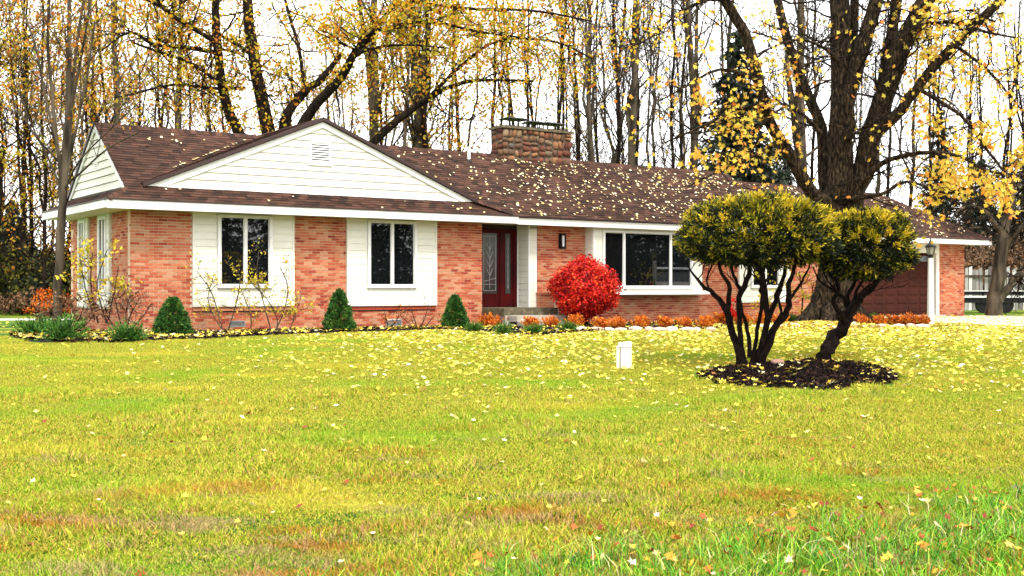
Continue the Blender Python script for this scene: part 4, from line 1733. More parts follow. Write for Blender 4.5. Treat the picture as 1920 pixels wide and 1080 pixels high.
# the big yellow maple in the front yard
gm = np.random.default_rng(5)
tr = tag(thing('maple_tree', 'huge old maple with several thick limbs and yellow leaves beside the garage drive', 'tree', (0, 0, 0)))
Lm = [
    [(1566, 618, 122, 0), (1562, 600, 92, 0), (1562, 560, 78, 0), (1566, 480, 72, 0), (1572, 400, 80, 0), (1574, 376, 60, 0), (1578, 256, 48, 0), (1578, 128, 46, .1), (1574, 0, 40, .2), (1570, -120, 26, .4), (1560, -250, 10, .6)],
    [(1568, 400, 40, -.1), (1545, 378, 32, -.3), (1520, 362, 27, -.4), (1484, 295, 26, -.6), (1437, 214, 24, -.9), (1420, 141, 24, -1.1), (1395, 60, 22, -1.3), (1352, -10, 20, -1.5), (1290, -120, 10, -1.8)],
    [(1562, 385, 34, .3), (1546, 342, 26, .5), (1541, 239, 23, .7), (1512, 171, 20, .9), (1480, 85, 19, 1.0), (1457, -5, 17, 1.2), (1440, -120, 8, 1.4)],
    [(1590, 260, 30, -.2), (1594, 171, 32, -.3), (1620, 85, 31, -.4), (1644, -5, 28, -.5), (1660, -130, 12, -.6)],
    [(1586, 200, 16, .2), (1596, 110, 17, .4), (1604, -5, 18, .6), (1606, -120, 7, .8)],
    [(1584, 400, 50, .1), (1606, 358, 46, .0), (1634, 256, 43, -.2), (1668, 150, 40, -.4), (1702, 64, 38, -.5), (1742, -10, 34, -.6), (1790, -130, 14, -.8)],
    [(1650, 170, 26, .2), (1664, 110, 25, .4), (1674, 43, 24, .5), (1684, -10, 22, .6), (1690, -110, 9, .7)],
    [(1650, 240, 30, -.3), (1685, 212, 24, -.6), (1715, 171, 22, -.8), (1783, 90, 20, -1.1), (1869, 8, 18, -1.4), (1930, -60, 12, -1.7)],
    [(1612, 345, 20, -.5), (1651, 307, 12, -.9), (1719, 288, 9, -1.4), (1792, 290, 8, -1.8), (1850, 320, 6, -2.2), (1920, 330, 4, -2.5)],
    [(1600, 372, 12, -.6), (1655, 363, 7, -1.2), (1700, 340, 6, -1.8), (1770, 362, 5, -2.2), (1830, 350, 4, -2.4)],
    [(1704, 64, 9, -.9), (1728, 47, 8, -1.2), (1792, 42, 7, -1.6), (1850, 60, 5, -2.0), (1911, 72, 4, -2.2)],
    [(1720, 165, 9, -1.0), (1800, 215, 7, -1.5), (1850, 280, 6, -1.9), (1905, 350, 4, -2.2)],
    [(1790, 85, 7, -1.2), (1850, 130, 6, -1.6), (1910, 200, 4, -2.0), (1960, 260, 3, -2.3)],
    [(1430, 200, 10, -1.2), (1380, 205, 7, -1.8), (1310, 240, 5, -2.3), (1240, 270, 3, -2.7)],
    [(1420, 150, 9, -1.3), (1350, 130, 6, -1.9), (1290, 160, 4, -2.4), (1235, 190, 3, -2.8)],
    [(1470, 260, 8, -1.0), (1420, 290, 6, -1.6), (1350, 320, 4, -2.2), (1290, 350, 3, -2.6)],
    [(1540, 250, 9, -.8), (1500, 210, 7, -1.2), (1470, 200, 5, -1.6), (1420, 240, 4, -2.0)],
    [(1574, 120, 8, -.8), (1545, 90, 6, -1.3), (1490, 75, 5, -1.8), (1400, 110, 3, -2.2)],
    [(1640, 270, 8, -.9), (1620, 240, 6, -1.3), (1600, 250, 4, -1.8), (1560, 230, 3, -2.2)],
    [(1352, -10, 9, -1.6), (1280, 20, 6, -2.0), (1220, 70, 4, -2.4), (1170, 90, 3, -2.7)],
]
T, runs = photo_tree(Lm, 30.9, .9, gen=gm, wob=.04, n=11)
# root flare
for a in np.arange(0, 6.28, .7):
    c = on_ground(1566, 30.9)
    T.add([(c.x + .45 * math.cos(a), c.y + .45 * math.sin(a), .55), (c.x + .75 * math.cos(a), c.y + .75 * math.sin(a), .18), (c.x + 1.25 * math.cos(a), c.y + 1.25 * math.sin(a), -.08)], [.22, .2, .07], 6)
link('trunk', T.mesh('trunk'), M_bark_big, tr)
B, tips = Tubes(), []
for i, (P, r) in enumerate(runs):
    thin = i >= 8
    cnt = 15 if thin else 9
    for _ in range(cnt):
        j = gm.integers(len(P) // 3 if not thin else 1, len(P) - 1)
        if not thin and P[j][2] < 5.2:
            continue
        d = gm.normal(0, 1, 3)
        d[2] = abs(d[2]) * (.2 if thin else .5) - (.15 if thin else 0)
        d[1] -= .3
        twig(B, tips, P[j], d, gm.uniform(.7, 1.7) if thin else gm.uniform(.9, 2.2), min(r[j] * .4, .03) + .006, 0 if not thin else 1, 2, -.02 if thin else .05, gm, kids=4, spread=.7, n=4, wob=.25)
link('branches', B.mesh('branches'), M_bark_dark, tr)
TP = np.array([t[0] for t in tips])
pxs = 960 + TP[:, 0] / TP[:, 1] * FPX
pys = 540 - (TP[:, 2] - CAMH) / TP[:, 1] * FPX
# leaves hang thickest on the low outer boughs right and left, the top is already bare
wgt = np.where(TP[:, 0] > 10.2, 3.4, np.where(TP[:, 0] < 7.0, 1.7, .32)) * np.clip(1.4 - (TP[:, 2] - 3.2) / 5.0, .06, 1.3)
clus = gm.random(len(TP)) < np.where((TP[:, 0] > 10.2) | (TP[:, 0] < 7.0), .42, .28)
cnt = gm.poisson(wgt * 1.9) * clus
C = np.repeat(TP, cnt, axis=0) + gm.normal(0, .13, (cnt.sum(), 3))
nn = gm.normal(0, 1, (len(C), 3))
nn[:, 1] -= .8
link('crown', leaves_mesh('crown', C, gm.uniform(.10, .18, len(C)), star=True, N=nn, gen=gm), M_leaf_big, tr)

# many-limbed maple behind the middle of the house
gb = np.random.default_rng(8)
tb = thing('maple_tree', 'wide golden maple with dark forking limbs rising behind the front gable', 'tree')
Lb = [
    [(515, 570, 70, 0), (512, 440, 48, 0), (506, 330, 36, 0)],
    [(508, 350, 26, 0), (470, 275, 22, -.2), (451, 253, 21, -.3), (424, 194, 19, -.4), (411, 117, 17, -.5), (404, 39, 15, -.6), (404, -30, 13, -.7), (395, -160, 6, -.9)],
    [(508, 330, 30, .1), (506, 257, 27, .2), (486, 163, 23, .4), (471, 78, 21, .6), (462, -15, 18, .8), (450, -150, 8, 1)],
    [(512, 340, 24, .3), (529, 253, 21, .5), (547, 202, 18, .7), (572, 171, 16, .8), (607, 144, 13, 1), (640, 100, 8, 1.2)],
    [(514, 350, 26, -.3), (562, 241, 20, -.6), (599, 190, 18, -.8), (642, 140, 16, -1), (669, 93, 14, -1.2), (705, 55, 11, -1.4), (745, -5, 8, -1.6), (790, -90, 4, -1.8)],
    [(516, 360, 20, .5), (640, 310, 18, .8), (706, 262, 16, 1.0), (745, 225, 15, 1.2), (800, 186, 11, 1.4), (850, 160, 8, 1.6), (905, 150, 6, 1.8), (1000, 152, 4, 2)],
    [(404, 80, 10, -.6), (393, 72, 9, -.8), (340, 40, 8, -1.2), (300, 12, 7, -1.5), (262, -8, 5, -1.7)],
    [(404, 98, 9, -.4), (340, 88, 8, -.9), (288, 84, 7, -1.3), (245, 60, 5, -1.7), (190, 95, 3, -2)],
    [(424, 165, 7, -.6), (360, 120, 6, -1.1), (300, 98, 5, -1.5), (250, 80, 4, -1.8)],
    [(460, 165, 7, .0), (400, 166, 6, -.5), (330, 158, 5, -1), (250, 176, 4, -1.5), (215, 184, 3, -1.8)],
    [(480, 110, 8, .6), (440, 80, 7, .9), (400, 60, 5, 1.3)],
    [(642, 140, 9, -1.2), (668, 104, 8, -1.7), (700, 90, 6, -2.1), (760, 84, 4, -2.5), (840, 90, 3, -2.8)],
    [(572, 171, 8, .8), (560, 90, 7, 1.1), (540, 20, 6, 1.4), (520, -60, 4, 1.7)],
    [(706, 57, 8, -1.6), (800, 40, 6, -2), (900, 60, 5, -2.4), (980, 70, 3, -2.7)],
    [(745, -5, 7, -1.8), (860, 15, 6, -2.2), (1000, 20, 5, -2.6), (1110, 40, 3, -3)],
    [(800, 186, 7, 1.2), (880, 110, 6, .8), (940, 75, 5, .4), (1040, 78, 4, 0), (1110, 110, 3, -.4)],
]
T, runs = photo_tree(Lb, 39.5, gen=gb, wob=.03, n=8)
link('trunk', T.mesh('trunk'), M_bark_dark, tb)
B, tips = Tubes(), []
for i, (P, r) in enumerate(runs):
    if i == 0:
        continue
    for _ in range(12 if i < 6 else 13):
        j = gb.integers(len(P) // 3, len(P) - 1)
        d = gb.normal(0, 1, 3)
        d[2] += .2
        if P[j][2] < 4.9:
            continue
        twig(B, tips, P[j], d, gb.uniform(1.0, 2.5), min(r[j] * .4, .03) + .008, 0, 2, .04, gb, kids=3, spread=.7, n=4, wob=.25)
link('branches', B.mesh('branches'), M_bark_dark, tb)
C = tip_leaves(tips, 3.4, .26, gb)
C = np.vstack([C, tip_leaves([t for t in tips if t[0][0] > -6.5 and t[0][2] > 6.3], 2.6, .28, gb)])
C = C[C[:, 2] > 4.6]
link('crown', leaves_mesh('crown', C, gb.uniform(.08, .17, len(C)), gen=gb), M_leaf_gold, tb)

# young multi-stemmed tree at the left corner of the house
gl = np.random.default_rng(21)
tl = thing('young_tree', 'young grey tree with upright stems in front of the left end of the house', 'tree')
Ll = [
    [(106, 622, 26, 0), (107, 600, 22, 0), (111, 500, 20, 0), (116, 400, 19, 0), (119, 340, 20, 0), (126, 230, 13, 0), (129, 120, 11, .1), (130, 0, 9, .2), (128, -120, 5, .3)],
    [(117, 345, 11, 0), (106, 260, 9, -.2), (98, 180, 8, -.3), (90, 90, 7, -.4), (92, -10, 6, -.5)],
    [(120, 345, 10, .1), (130, 280, 8, .2), (136, 160, 7, .3), (150, 40, 6, .4), (170, -60, 4, .5)],
    [(108, 270, 7, -.2), (84, 180, 6, -.4), (70, 100, 5, -.6), (40, 10, 4, -.8)],
    [(124, 240, 8, .1), (148, 130, 6, -.2), (170, 0, 5, -.4)],
    [(124, 330, 7, 0), (160, 160, 5, -.3), (178, 40, 4, -.6)],
    [(119, 350, 6, 0), (150, 325, 5, -.4), (200, 280, 4, -.8), (262, 247, 3, -1.2)],
    [(119, 360, 5, 0), (150, 300, 4, -.5), (210, 240, 3, -.9), (262, 190, 2.5, -1.2)],
    [(116, 310, 5, 0), (70, 260, 5, .2), (40, 215, 4, .4), (10, 205, 3, .6)],
    [(112, 350, 6, .1), (92, 300, 5, .3), (62, 240, 4, .6), (30, 160, 3, .8)],
]
T, runs = photo_tree(Ll, 26.2, .8, gen=gl, wob=.03, n=8)
link('trunk', T.mesh('trunk'), M_bark_grey, tl)
B, tips = Tubes(), []
for i, (P, r) in enumerate(runs):
    for _ in range(9):
        j = gl.integers(len(P) // 2, len(P) - 1)
        if P[j][2] < 3.2:
            continue
        d = gl.normal(0, .35, 3)
        d[2] = 1
        twig(B, tips, P[j], d, gl.uniform(.6, 1.9), r[j] * .4, 0, 1, .06, gl, kids=3, spread=.35, n=4, wob=.1)
link('branches', B.mesh('branches'), M_bark_grey, tl)
C = tip_leaves(tips, 2.2, .18, gl)
link('crown', leaves_mesh('crown', C, gl.uniform(.06, .12, len(C)), gen=gl), M_leaf_orange, tl)

# leaning crab apple by the fence
ga = np.random.default_rng(33)
ta = thing('crab_apple_tree', 'gnarled leaning dark apple tree with a dense twiggy crown before the fence', 'tree')
La = [
    [(1862, 592, 44, 0), (1864, 560, 34, 0), (1872, 500, 32, 0), (1880, 440, 30, 0), (1893, 390, 22, 0), (1900, 340, 12, 0)],
    [(1866, 572, 26, .3), (1890, 540, 20, .4), (1905, 520, 17, .5), (1940, 505, 13, .6), (1990, 480, 6, .7)],
    [(1878, 470, 20, 0), (1905, 440, 16, -.3), (1940, 400, 10, -.6)],
    [(1880, 440, 16, 0), (1850, 400, 10, -.3), (1820, 385, 6, -.6), (1790, 400, 4, -.8)],
    [(1876, 450, 14, .2), (1850, 430, 9, .4), (1815, 430, 6, .6), (1785, 445, 4, .8)],
    [(1893, 390, 10, 0), (1870, 350, 8, .3), (1840, 345, 5, .5)],
]
T, runs = photo_tree(La, 42.5, .75, gen=ga, wob=.06, n=8)
link('trunk', T.mesh('trunk'), M_bark_grey, ta)
B, tips = Tubes(), []
for i, (P, r) in enumerate(runs):
    for _ in range(20 if i else 9):
        j = ga.integers(len(P) // 2, len(P) - 1)
        d = ga.normal(0, 1, 3)
        twig(B, tips, P[j], d, ga.uniform(.5, 1.3), r[j] * .3 + .006, 0, 2, -.05, ga, kids=4, spread=.8, n=3, wob=.35, seg=4)
link('branches', B.mesh('branches'), M_bark_dark, ta)
C = tip_leaves(tips, .25, .1, ga)
link('crown', leaves_mesh('crown', C, ga.uniform(.05, .1, len(C)), gen=ga), M_brown, ta)


# conifers
def conifer(px, d, H, Rb, label, seed, m=M_darkfir, gaps=.25, name='spruce_tree', dens=1.0, ground=0.0):
    g = np.random.default_rng(seed)
    root = thing(name, label, 'tree', ((px - 960) / FPX * d, d, ground))
    T = Tubes()
    T.add([(0, 0, 0), (.03, 0, H * .5), (0, 0, H)], [H * .016 + .03, H * .01 + .02, .01], 6)
    Cs, Ds, rn = [], [], []
    z = H * .06
    while z < H * .985:
        f = z / H
        Rr = Rb * (1 - f) ** .85 * g.uniform(.8, 1.15)
        for a in np.arange(0, 6.28, 6.28 / max(5, int(9 * (1 - f) + 4))) + g.uniform(0, 6.28):
            if g.random() < gaps * .6:
                continue
            L = Rr * g.uniform(.6, 1.15)
            p0 = np.array([0, 0, z])
            p1 = np.array([math.cos(a) * L, math.sin(a) * L, z - L * .28 + g.normal(0, .08)])
            pm = (p0 + p1) / 2 + np.array([0, 0, -.02 * L])
            T.add([p0, pm, p1], [.02, .014, .005], 3)
            n = int(30 * L * dens + 6)
            t = g.random(n) ** .7
            base = p0 + (p1 - p0) * t[:, None] + g.normal(0, .04 + .06 * L, (n, 3)) * np.array([1, 1, .45])
            D = (p1 - p0)[None] * .6 + g.normal(0, .55 * L, (n, 3)) + np.array([0, 0, -.3])
            Cs.append(base)
            Ds.append(D)
            rn.append(np.clip(g.normal(.45, .25) + g.normal(0, .15, n), 0, 1))
        z += H * .034 * g.uniform(.8, 1.2)
    link('trunk', T.mesh('trunk'), M_bark_dark, root)
    C, D, rr = np.concatenate(Cs), np.concatenate(Ds), np.concatenate(rn)
    link('crown', sprigs_mesh('crown', C, D, g.uniform(.22, .42, len(C)), g.uniform(.035, .07, len(C)), rr, g), m, root)
    return root


conifer(1385, 44, 11.2, 3.3, 'tall dark spruce behind the right part of the roof', 51, dens=2.4, gaps=.12)
for (px, d, H, Rb, lab, sd_) in [(1475, 64, 8.5, 2.6, 'low dark fir in the woods just left of the maple trunk', 52),
                                 (1765, 66, 11.5, 3.0, 'tallest grey green fir beyond the right end of the garage', 54),
                                 (1840, 64, 8.5, 2.6, 'small fir in the woods above the picket fence', 55),
                                 (1935, 62, 10.5, 3.0, 'fir at the right edge of the view behind the apple tree', 56),
                                 (22, 58, 5.6, 2.2, 'dark fir at the left edge of the view in the woods', 57),
                                 (-60, 52, 6.5, 2.4, 'dark fir outermost on the left of the woods', 58)]:
    conifer(px, d, H, Rb, lab, sd_, dens=1.1)


# ------------------------------------------------------------------ rounded shrubs made of leaves on twigs
def leaf_bush(name, label, cat, loc, rx, ry, up, down, cz, n, size, m, seed, clump=.16, twigm=M_bark_dark, stems=9, star=False, shell=.5, group=None, stemr=.012, base=None):
    g = np.random.default_rng(seed)
    root = thing(name, label, cat, loc, 0, group)
    T = Tubes()
    for _ in range(stems):
        a, e = g.uniform(0, 6.28), g.uniform(.3, 1.2)
        p1 = np.array([math.cos(a) * rx * .75 * math.cos(e), math.sin(a) * ry * .75 * math.cos(e), cz + up * .7 * math.sin(e)])
        T.add([(g.normal(0, rx * .08), g.normal(0, rx * .08), -.03), p1 * np.array([.35, .35, .45]) + g.normal(0, .02, 3), p1], [stemr, stemr * .7, stemr * .3], 4)
    link('stems', T.mesh('stems'), twigm, root)
    nc = max(20, n // 22)
    d = g.normal(size=(nc, 3))
    d /= np.linalg.norm(d, axis=1)[:, None]
    rad = g.uniform(shell, 1.0, nc) ** .6
    lump = 1 + .07 * np.sin(d[:, 0] * 5 + seed) + .07 * np.sin(d[:, 2] * 6 + d[:, 1] * 4)
    P = d * (rad * lump)[:, None]
    P[:, 0] *= rx
    P[:, 1] *= ry
    P[:, 2] = np.where(P[:, 2] > 0, P[:, 2] * up, P[:, 2] * down) + cz
    k = n // nc
    C = np.repeat(P, k, axis=0) + g.normal(0, clump * rx * .5, (nc * k, 3))
    rr = np.clip(np.repeat(g.random(nc) * .6 + .15, k) + g.normal(0, .2, nc * k), 0, 1)
    nrm = np.repeat(d, k, axis=0) + g.normal(0, .8, (nc * k, 3))
    link('foliage', leaves_mesh('foliage', C, g.uniform(size * .7, size * 1.3, len(C)), N=nrm, rnd=rr, star=star, gen=g), m, root)
    return root


pb = at(1097, 540, 30.2)
leaf_bush('red_bush', 'round fiery red burning bush beside the porch wall', 'bush', (pb.x, pb.y, 0), .85, .8, .79, .72, .98, 20000, .075, M_redbush, 71, stems=16, shell=.5, clump=.16)
pb = at(1372, 590, 30.5)
leaf_bush('red_shrub', 'small crimson shrub under the third window behind the yew stems', 'bush', (pb.x, pb.y, 0), .28, .25, .38, .2, .45, 900, .06, M_redbush, 72, stems=8)

# brush at the left behind the house, each bush its own
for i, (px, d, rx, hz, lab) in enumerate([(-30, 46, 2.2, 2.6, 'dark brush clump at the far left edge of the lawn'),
                                          (35, 48, 1.9, 2.9, 'tall dark bush left of the young tree'),
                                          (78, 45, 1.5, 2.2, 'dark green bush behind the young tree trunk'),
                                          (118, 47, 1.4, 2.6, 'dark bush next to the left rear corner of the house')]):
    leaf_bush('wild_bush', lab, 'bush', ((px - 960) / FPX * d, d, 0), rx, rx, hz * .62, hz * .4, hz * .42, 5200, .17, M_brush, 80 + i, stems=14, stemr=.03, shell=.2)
for i, (px, d, rx, hz, lab) in enumerate([(40, 43.5, 1.4, 1.0, 'low rusty orange undergrowth bush at the left wood edge'),
                                          (95, 42.5, 1.0, 1.0, 'rusty low bush behind the young tree at the wood edge')]):
    leaf_bush('rusty_bush', lab, 'bush', ((px - 960) / FPX * d, d, 0), rx, .8, hz * .6, hz * .4, hz * .42, 1500, .10, M_brown if i == 0 else M_barberry, 90 + i, stems=10, shell=.2)
for i, (px, d, rx, hz, lab) in enumerate([(1750, 56, 2.4, 3.2, 'brown thicket bush behind the garage roof end'),
                                          (1815, 57, 2.2, 3.6, 'brown thicket bush behind the pickets next to the garage'),
                                          (1875, 58, 2.4, 3.4, 'brown thicket bush behind the pickets and apple tree'),
                                          (1945, 56, 2.4, 3.6, 'brown thicket bush at the right edge behind the fence'),
                                          (1550, 60, 2.6, 3.6, 'brown thicket bush behind the kitchen roof')]):
    leaf_bush('thicket_bush', lab, 'bush', ((px - 960) / FPX * d, d, 0), rx, rx, hz * .7, hz * .4, hz * .42, 3600, .14, M_brown, 95 + i, stems=40, stemr=.03, shell=.2)


# ------------------------------------------------------------------ the two clipped yews on the lawn
def yew(label, limbs, d0, crown, seed, nclump, base):
    g = np.random.default_rng(seed)
    root = thing('yew_tree', label, 'shrub')
    T = Tubes()
    runs = []
    for L in limbs:
        dd = g.uniform(-.35, .35)
        pts, rads = [], []
        for i, q in enumerate(L):
            px, py, w = 1240 + q[0] / 4, 480 + q[1] / 4, q[2] / 4
            f = (800 - q[1]) / 800
            dep = d0 + dd * f * 1.5
            pts.append(at(px, py, dep))
            rads.append(w * 1.15 / 2 / FPX * dep)
        runs.append(limb(T, pts, rads, n=7, wob=.09, gen=g))
    # a foot that sinks into the mulch
    link('trunk', T.mesh('trunk'), M_bark_yew, root)
    c, rx, ry, up, dn = crown
    B, tips = Tubes(), []
    for (P, r) in runs:
        for _ in range(5):
            j = g.integers(len(P) // 2, len(P))
            tgt = np.array([c[0] + g.uniform(-.9, .9) * rx, c[1] + g.uniform(-.8, .8) * ry, c[2] + g.uniform(-.3, .5) * up])
            d = tgt - P[j]
            Ln = np.linalg.norm(d)
            if P[j][2] > c[2] or Ln > 1.1:
                continue
            twig(B, tips, P[j], d, Ln, min(r[j] * .5, .012), 0, 1, .05, g, kids=4, spread=.5, n=4, wob=.2)
    link('branches', B.mesh('branches'), M_bark_yew, root)
    d = g.normal(size=(nclump, 3))
    d /= np.linalg.norm(d, axis=1)[:, None]
    rad = np.where(g.random(nclump) < .72, g.uniform(.86, 1.0, nclump), g.uniform(.4, .9, nclump))
    lump = 1 + .045 * np.sin(d[:, 0] * 7 + seed) * np.sin(d[:, 1] * 6 + 1) + .05 * np.sin(d[:, 2] * 8 + d[:, 0] * 5)
    sup = 1 / np.maximum((np.abs(d[:, 0]) ** 2.7 + np.abs(d[:, 1]) ** 2.7 + np.abs(d[:, 2]) ** 2.7) ** (1 / 2.7), .1)
    P = d * (rad * lump * sup)[:, None]
    low = P[:, 2] < 0
    P[:, 0] *= rx
    P[:, 1] *= ry
    P[:, 2] = np.where(low, P[:, 2] * dn, P[:, 2] * up)
    # ragged underside
    keep = ~(low & (np.hypot(P[:, 0] / rx, P[:, 1] / ry) < .75) & (g.random(nclump) < .62))
    P, d, rad = P[keep], d[keep], rad[keep]
    P += np.array(c)
    nc = len(P)
    k = 30
    D0 = np.repeat(d * np.array([1, 1, .8]) + np.array([0, 0, .35]), k, axis=0)
    C = np.repeat(P, k, axis=0) + g.normal(0, .03, (nc * k, 3)) - D0 * g.uniform(0, .05, nc * k)[:, None]
    D = D0 + g.normal(0, .55, (nc * k, 3))
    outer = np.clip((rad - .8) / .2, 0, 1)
    tone = .10 + outer * .40 + g.normal(0, .25, nc) + .28 * np.clip(d[:, 2], -.8, 1)  # golden tips outside and on top; inner and lower sprays darkened as painted shade
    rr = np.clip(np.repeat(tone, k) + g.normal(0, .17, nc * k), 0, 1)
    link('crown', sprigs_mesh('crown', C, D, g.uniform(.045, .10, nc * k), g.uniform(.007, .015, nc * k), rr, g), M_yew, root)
    return root


Y1 = [
    [(600, 850, 60), (560, 650, 50), (490, 430, 44), (400, 290, 34), (300, 210, 22), (220, 110, 12), (190, 50, 8)],
    [(490, 430, 36), (515, 250, 30), (450, 130, 24), (420, 20, 18), (400, -60, 10)],
    [(640, 850, 48), (590, 600, 36), (580, 400, 34), (600, 270, 40), (660, 140, 34), (690, 20, 24), (700, -80, 12)],
    [(600, 270, 26), (560, 180, 22), (520, 80, 20), (540, -40, 12)],
    [(660, 760, 32), (650, 560, 26), (610, 430, 24), (590, 330, 20)],
    [(680, 800, 32), (710, 620, 27), (750, 420, 26), (755, 300, 28), (745, 200, 22), (780, 60, 14)],
    [(700, 850, 56), (780, 580, 44), (795, 400, 40), (770, 230, 40), (740, 100, 30), (700, -20, 18)],
    [(730, 850, 64), (840, 560, 50), (930, 450, 40), (955, 330, 40), (960, 200, 32), (1000, 80, 22), (1020, -20, 12)],
    [(790, 500, 40), (860, 330, 34), (895, 230, 32), (930, 100, 24), (960, -20, 14)],
    [(830, 570, 24), (900, 430, 20), (880, 330, 16), (905, 250, 12)],
    [(960, 330, 22), (1050, 200, 18), (1105, 90, 12), (1130, 0, 8)],
    [(360, 260, 16), (340, 180, 12), (380, 60, 9)],
]
Y2 = [
    [(1225, 800, 140), (1250, 750, 110), (1290, 650, 96), (1370, 500, 84), (1430, 400, 66), (1500, 300, 46), (1600, 230, 28), (1665, 120, 14)],
    [(1385, 500, 44), (1340, 430, 34), (1283, 340, 32), (1330, 270, 26), (1300, 150, 20), (1290, 30, 14)],
    [(1400, 430, 34), (1370, 330, 28), (1310, 270, 20), (1190, 190, 12), (1140, 90, 8)],
    [(1420, 430, 38), (1400, 300, 28), (1450, 200, 22), (1480, 60, 14), (1490, -40, 8)],
    [(1490, 320, 30), (1520, 260, 24), (1640, 170, 16), (1690, 80, 8)],
    [(1330, 270, 16), (1250, 190, 10), (1210, 90, 7)],
    [(1430, 400, 30), (1470, 260, 20), (1560, 120, 14), (1580, 20, 9)],
]
c1 = at(1417, 452, 17.4)
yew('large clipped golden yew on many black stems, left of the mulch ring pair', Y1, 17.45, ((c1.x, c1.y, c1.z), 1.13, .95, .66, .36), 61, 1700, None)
c2 = at(1617, 462, 18.3)
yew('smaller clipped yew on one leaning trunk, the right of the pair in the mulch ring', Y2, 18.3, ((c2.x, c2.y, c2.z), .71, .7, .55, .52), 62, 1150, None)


# ------------------------------------------------------------------ mulch beds
def mound(name, outline, h, m, label=None):
    """low heap inside an outline of ground points"""
    n = len(outline)
    c = sum((Vector((p[0], p[1], 0)) for p in outline), Vector()) / n
    V, F = [], []
    rings = 7
    for j in range(rings + 1):
        f = 1 - j / rings
        for i, p in enumerate(outline):
            x = c.x + (p[0] - c.x) * f
            y = c.y + (p[1] - c.y) * f
            z = gz(x, y) + h * (1 - f ** 2.2) + (.0 if j == 0 else random.uniform(-.012, .018)) - (.03 if j == 0 else 0)
            V.append((x, y, z))
    for j in range(rings):
        for i in range(n):
            i2 = (i + 1) % n
            F.append((j * n + i, j * n + i2, (j + 1) * n + i2, (j + 1) * n + i))
    o = link(name, np_mesh(name, V, F, smooth=True), m)
    tag(o, kind='structure')
    return c


ring = []
for i in range(40):
    a = 2 * math.pi * i / 40
    px = 1496 + 184 * math.cos(a) * (1 + random.uniform(-.03, .03))
    py = 706 - (26 + (4 if math.cos(a) > 0 else -2)) * math.sin(a) * (1 + random.uniform(-.06, .06))
    p = gp(px, py)
    ring.append((p.x, p.y))
rc_ = mound('mulch_ring', ring, .09, M_mulch)
chips = []
for _ in range(9000):
    i = random.randrange(40)
    f = math.sqrt(random.random()) * 1.03
    q = ring[i]
    q2 = ring[(i + 1) % 40]
    t = random.random()
    x = rc_.x + ((q[0] * t + q2[0] * (1 - t)) - rc_.x) * f
    y = rc_.y + ((q[1] * t + q2[1] * (1 - t)) - rc_.y) * f
    chips.append((x, y, gz(x, y) + .09 * (1 - min(f, 1) ** 2.2) + random.uniform(.0, .03)))
chips = np.array(chips)
o = link('mulch_chips', leaves_mesh('mulch_chips', chips, rng.uniform(.02, .06, len(chips)), long=1.8), M_chip)
tag(o, 'shredded black bark mulch heaped round the two yews', 'mulch', kind='stuff')

bed = [(15, 628), (40, 640), (120, 646), (220, 645), (370, 639), (500, 632), (640, 626), (830, 620), (900, 624), (1000, 632), (1120, 624), (1340, 620), (1360, 612)]
pts = [gp(*p) for p in bed]
out = [(p.x, p.y) for p in pts]
back = [W(u, -.02) for u in (19, 14, 11.6)] + [W(9.1, -.02), W(4, -.02), W(-.05, -.02), W(-.02, 1.2), W(-1.2, 1.5)]
mb = MB()
# strip triangulated front to back
fr = [Vector((p[0], p[1], 0)) for p in out]
bk_ = [W(-1.6, 1.6), W(-.9, 1.4), W(-.35, 1.1), W(-.04, .5), W(-.02, -.02), W(2, -.02), W(4.4, -.02), W(8, -.02), W(9.1, -.1), W(10.9, -1.1), W(12.3, -.02), W(17, -.02), W(18.5, -.02)]
NS = 5
V, F = [], []
for a, b in zip(fr, bk_):
    for k in range(NS + 1):
        f = k / NS
        p = a.lerp(b, f)
        V.append((p.x, p.y, gz(p.x, p.y) + (.0 if k == 0 else .045 + random.uniform(-.01, .02)) - (.01 if k == 0 else 0)))
for i in range(len(fr) - 1):
    for k in range(NS):
        a = i * (NS + 1) + k
        F.append((a, a + NS + 1, a + NS + 2, a + 1))
o = link('mulch_bed', np_mesh('mulch_bed', V, F, smooth=True), M_mulch)
tag(o, kind='structure')
CH = []
for _ in range(9000):
    i = random.randrange(len(fr) - 1)
    t, f = random.random(), random.random()
    p = fr[i].lerp(fr[i + 1], t).lerp(bk_[i].lerp(bk_[i + 1], t), f)
    CH.append((p.x, p.y, gz(p.x, p.y) + .045 + random.uniform(0, .03)))
o = link('bark_chips', leaves_mesh('bark_chips', np.array(CH), rng.uniform(.03, .08, len(CH)), long=1.7), M_chip)
tag(o, 'dark bark chips in the planting bed along the house front', 'mulch', kind='stuff')


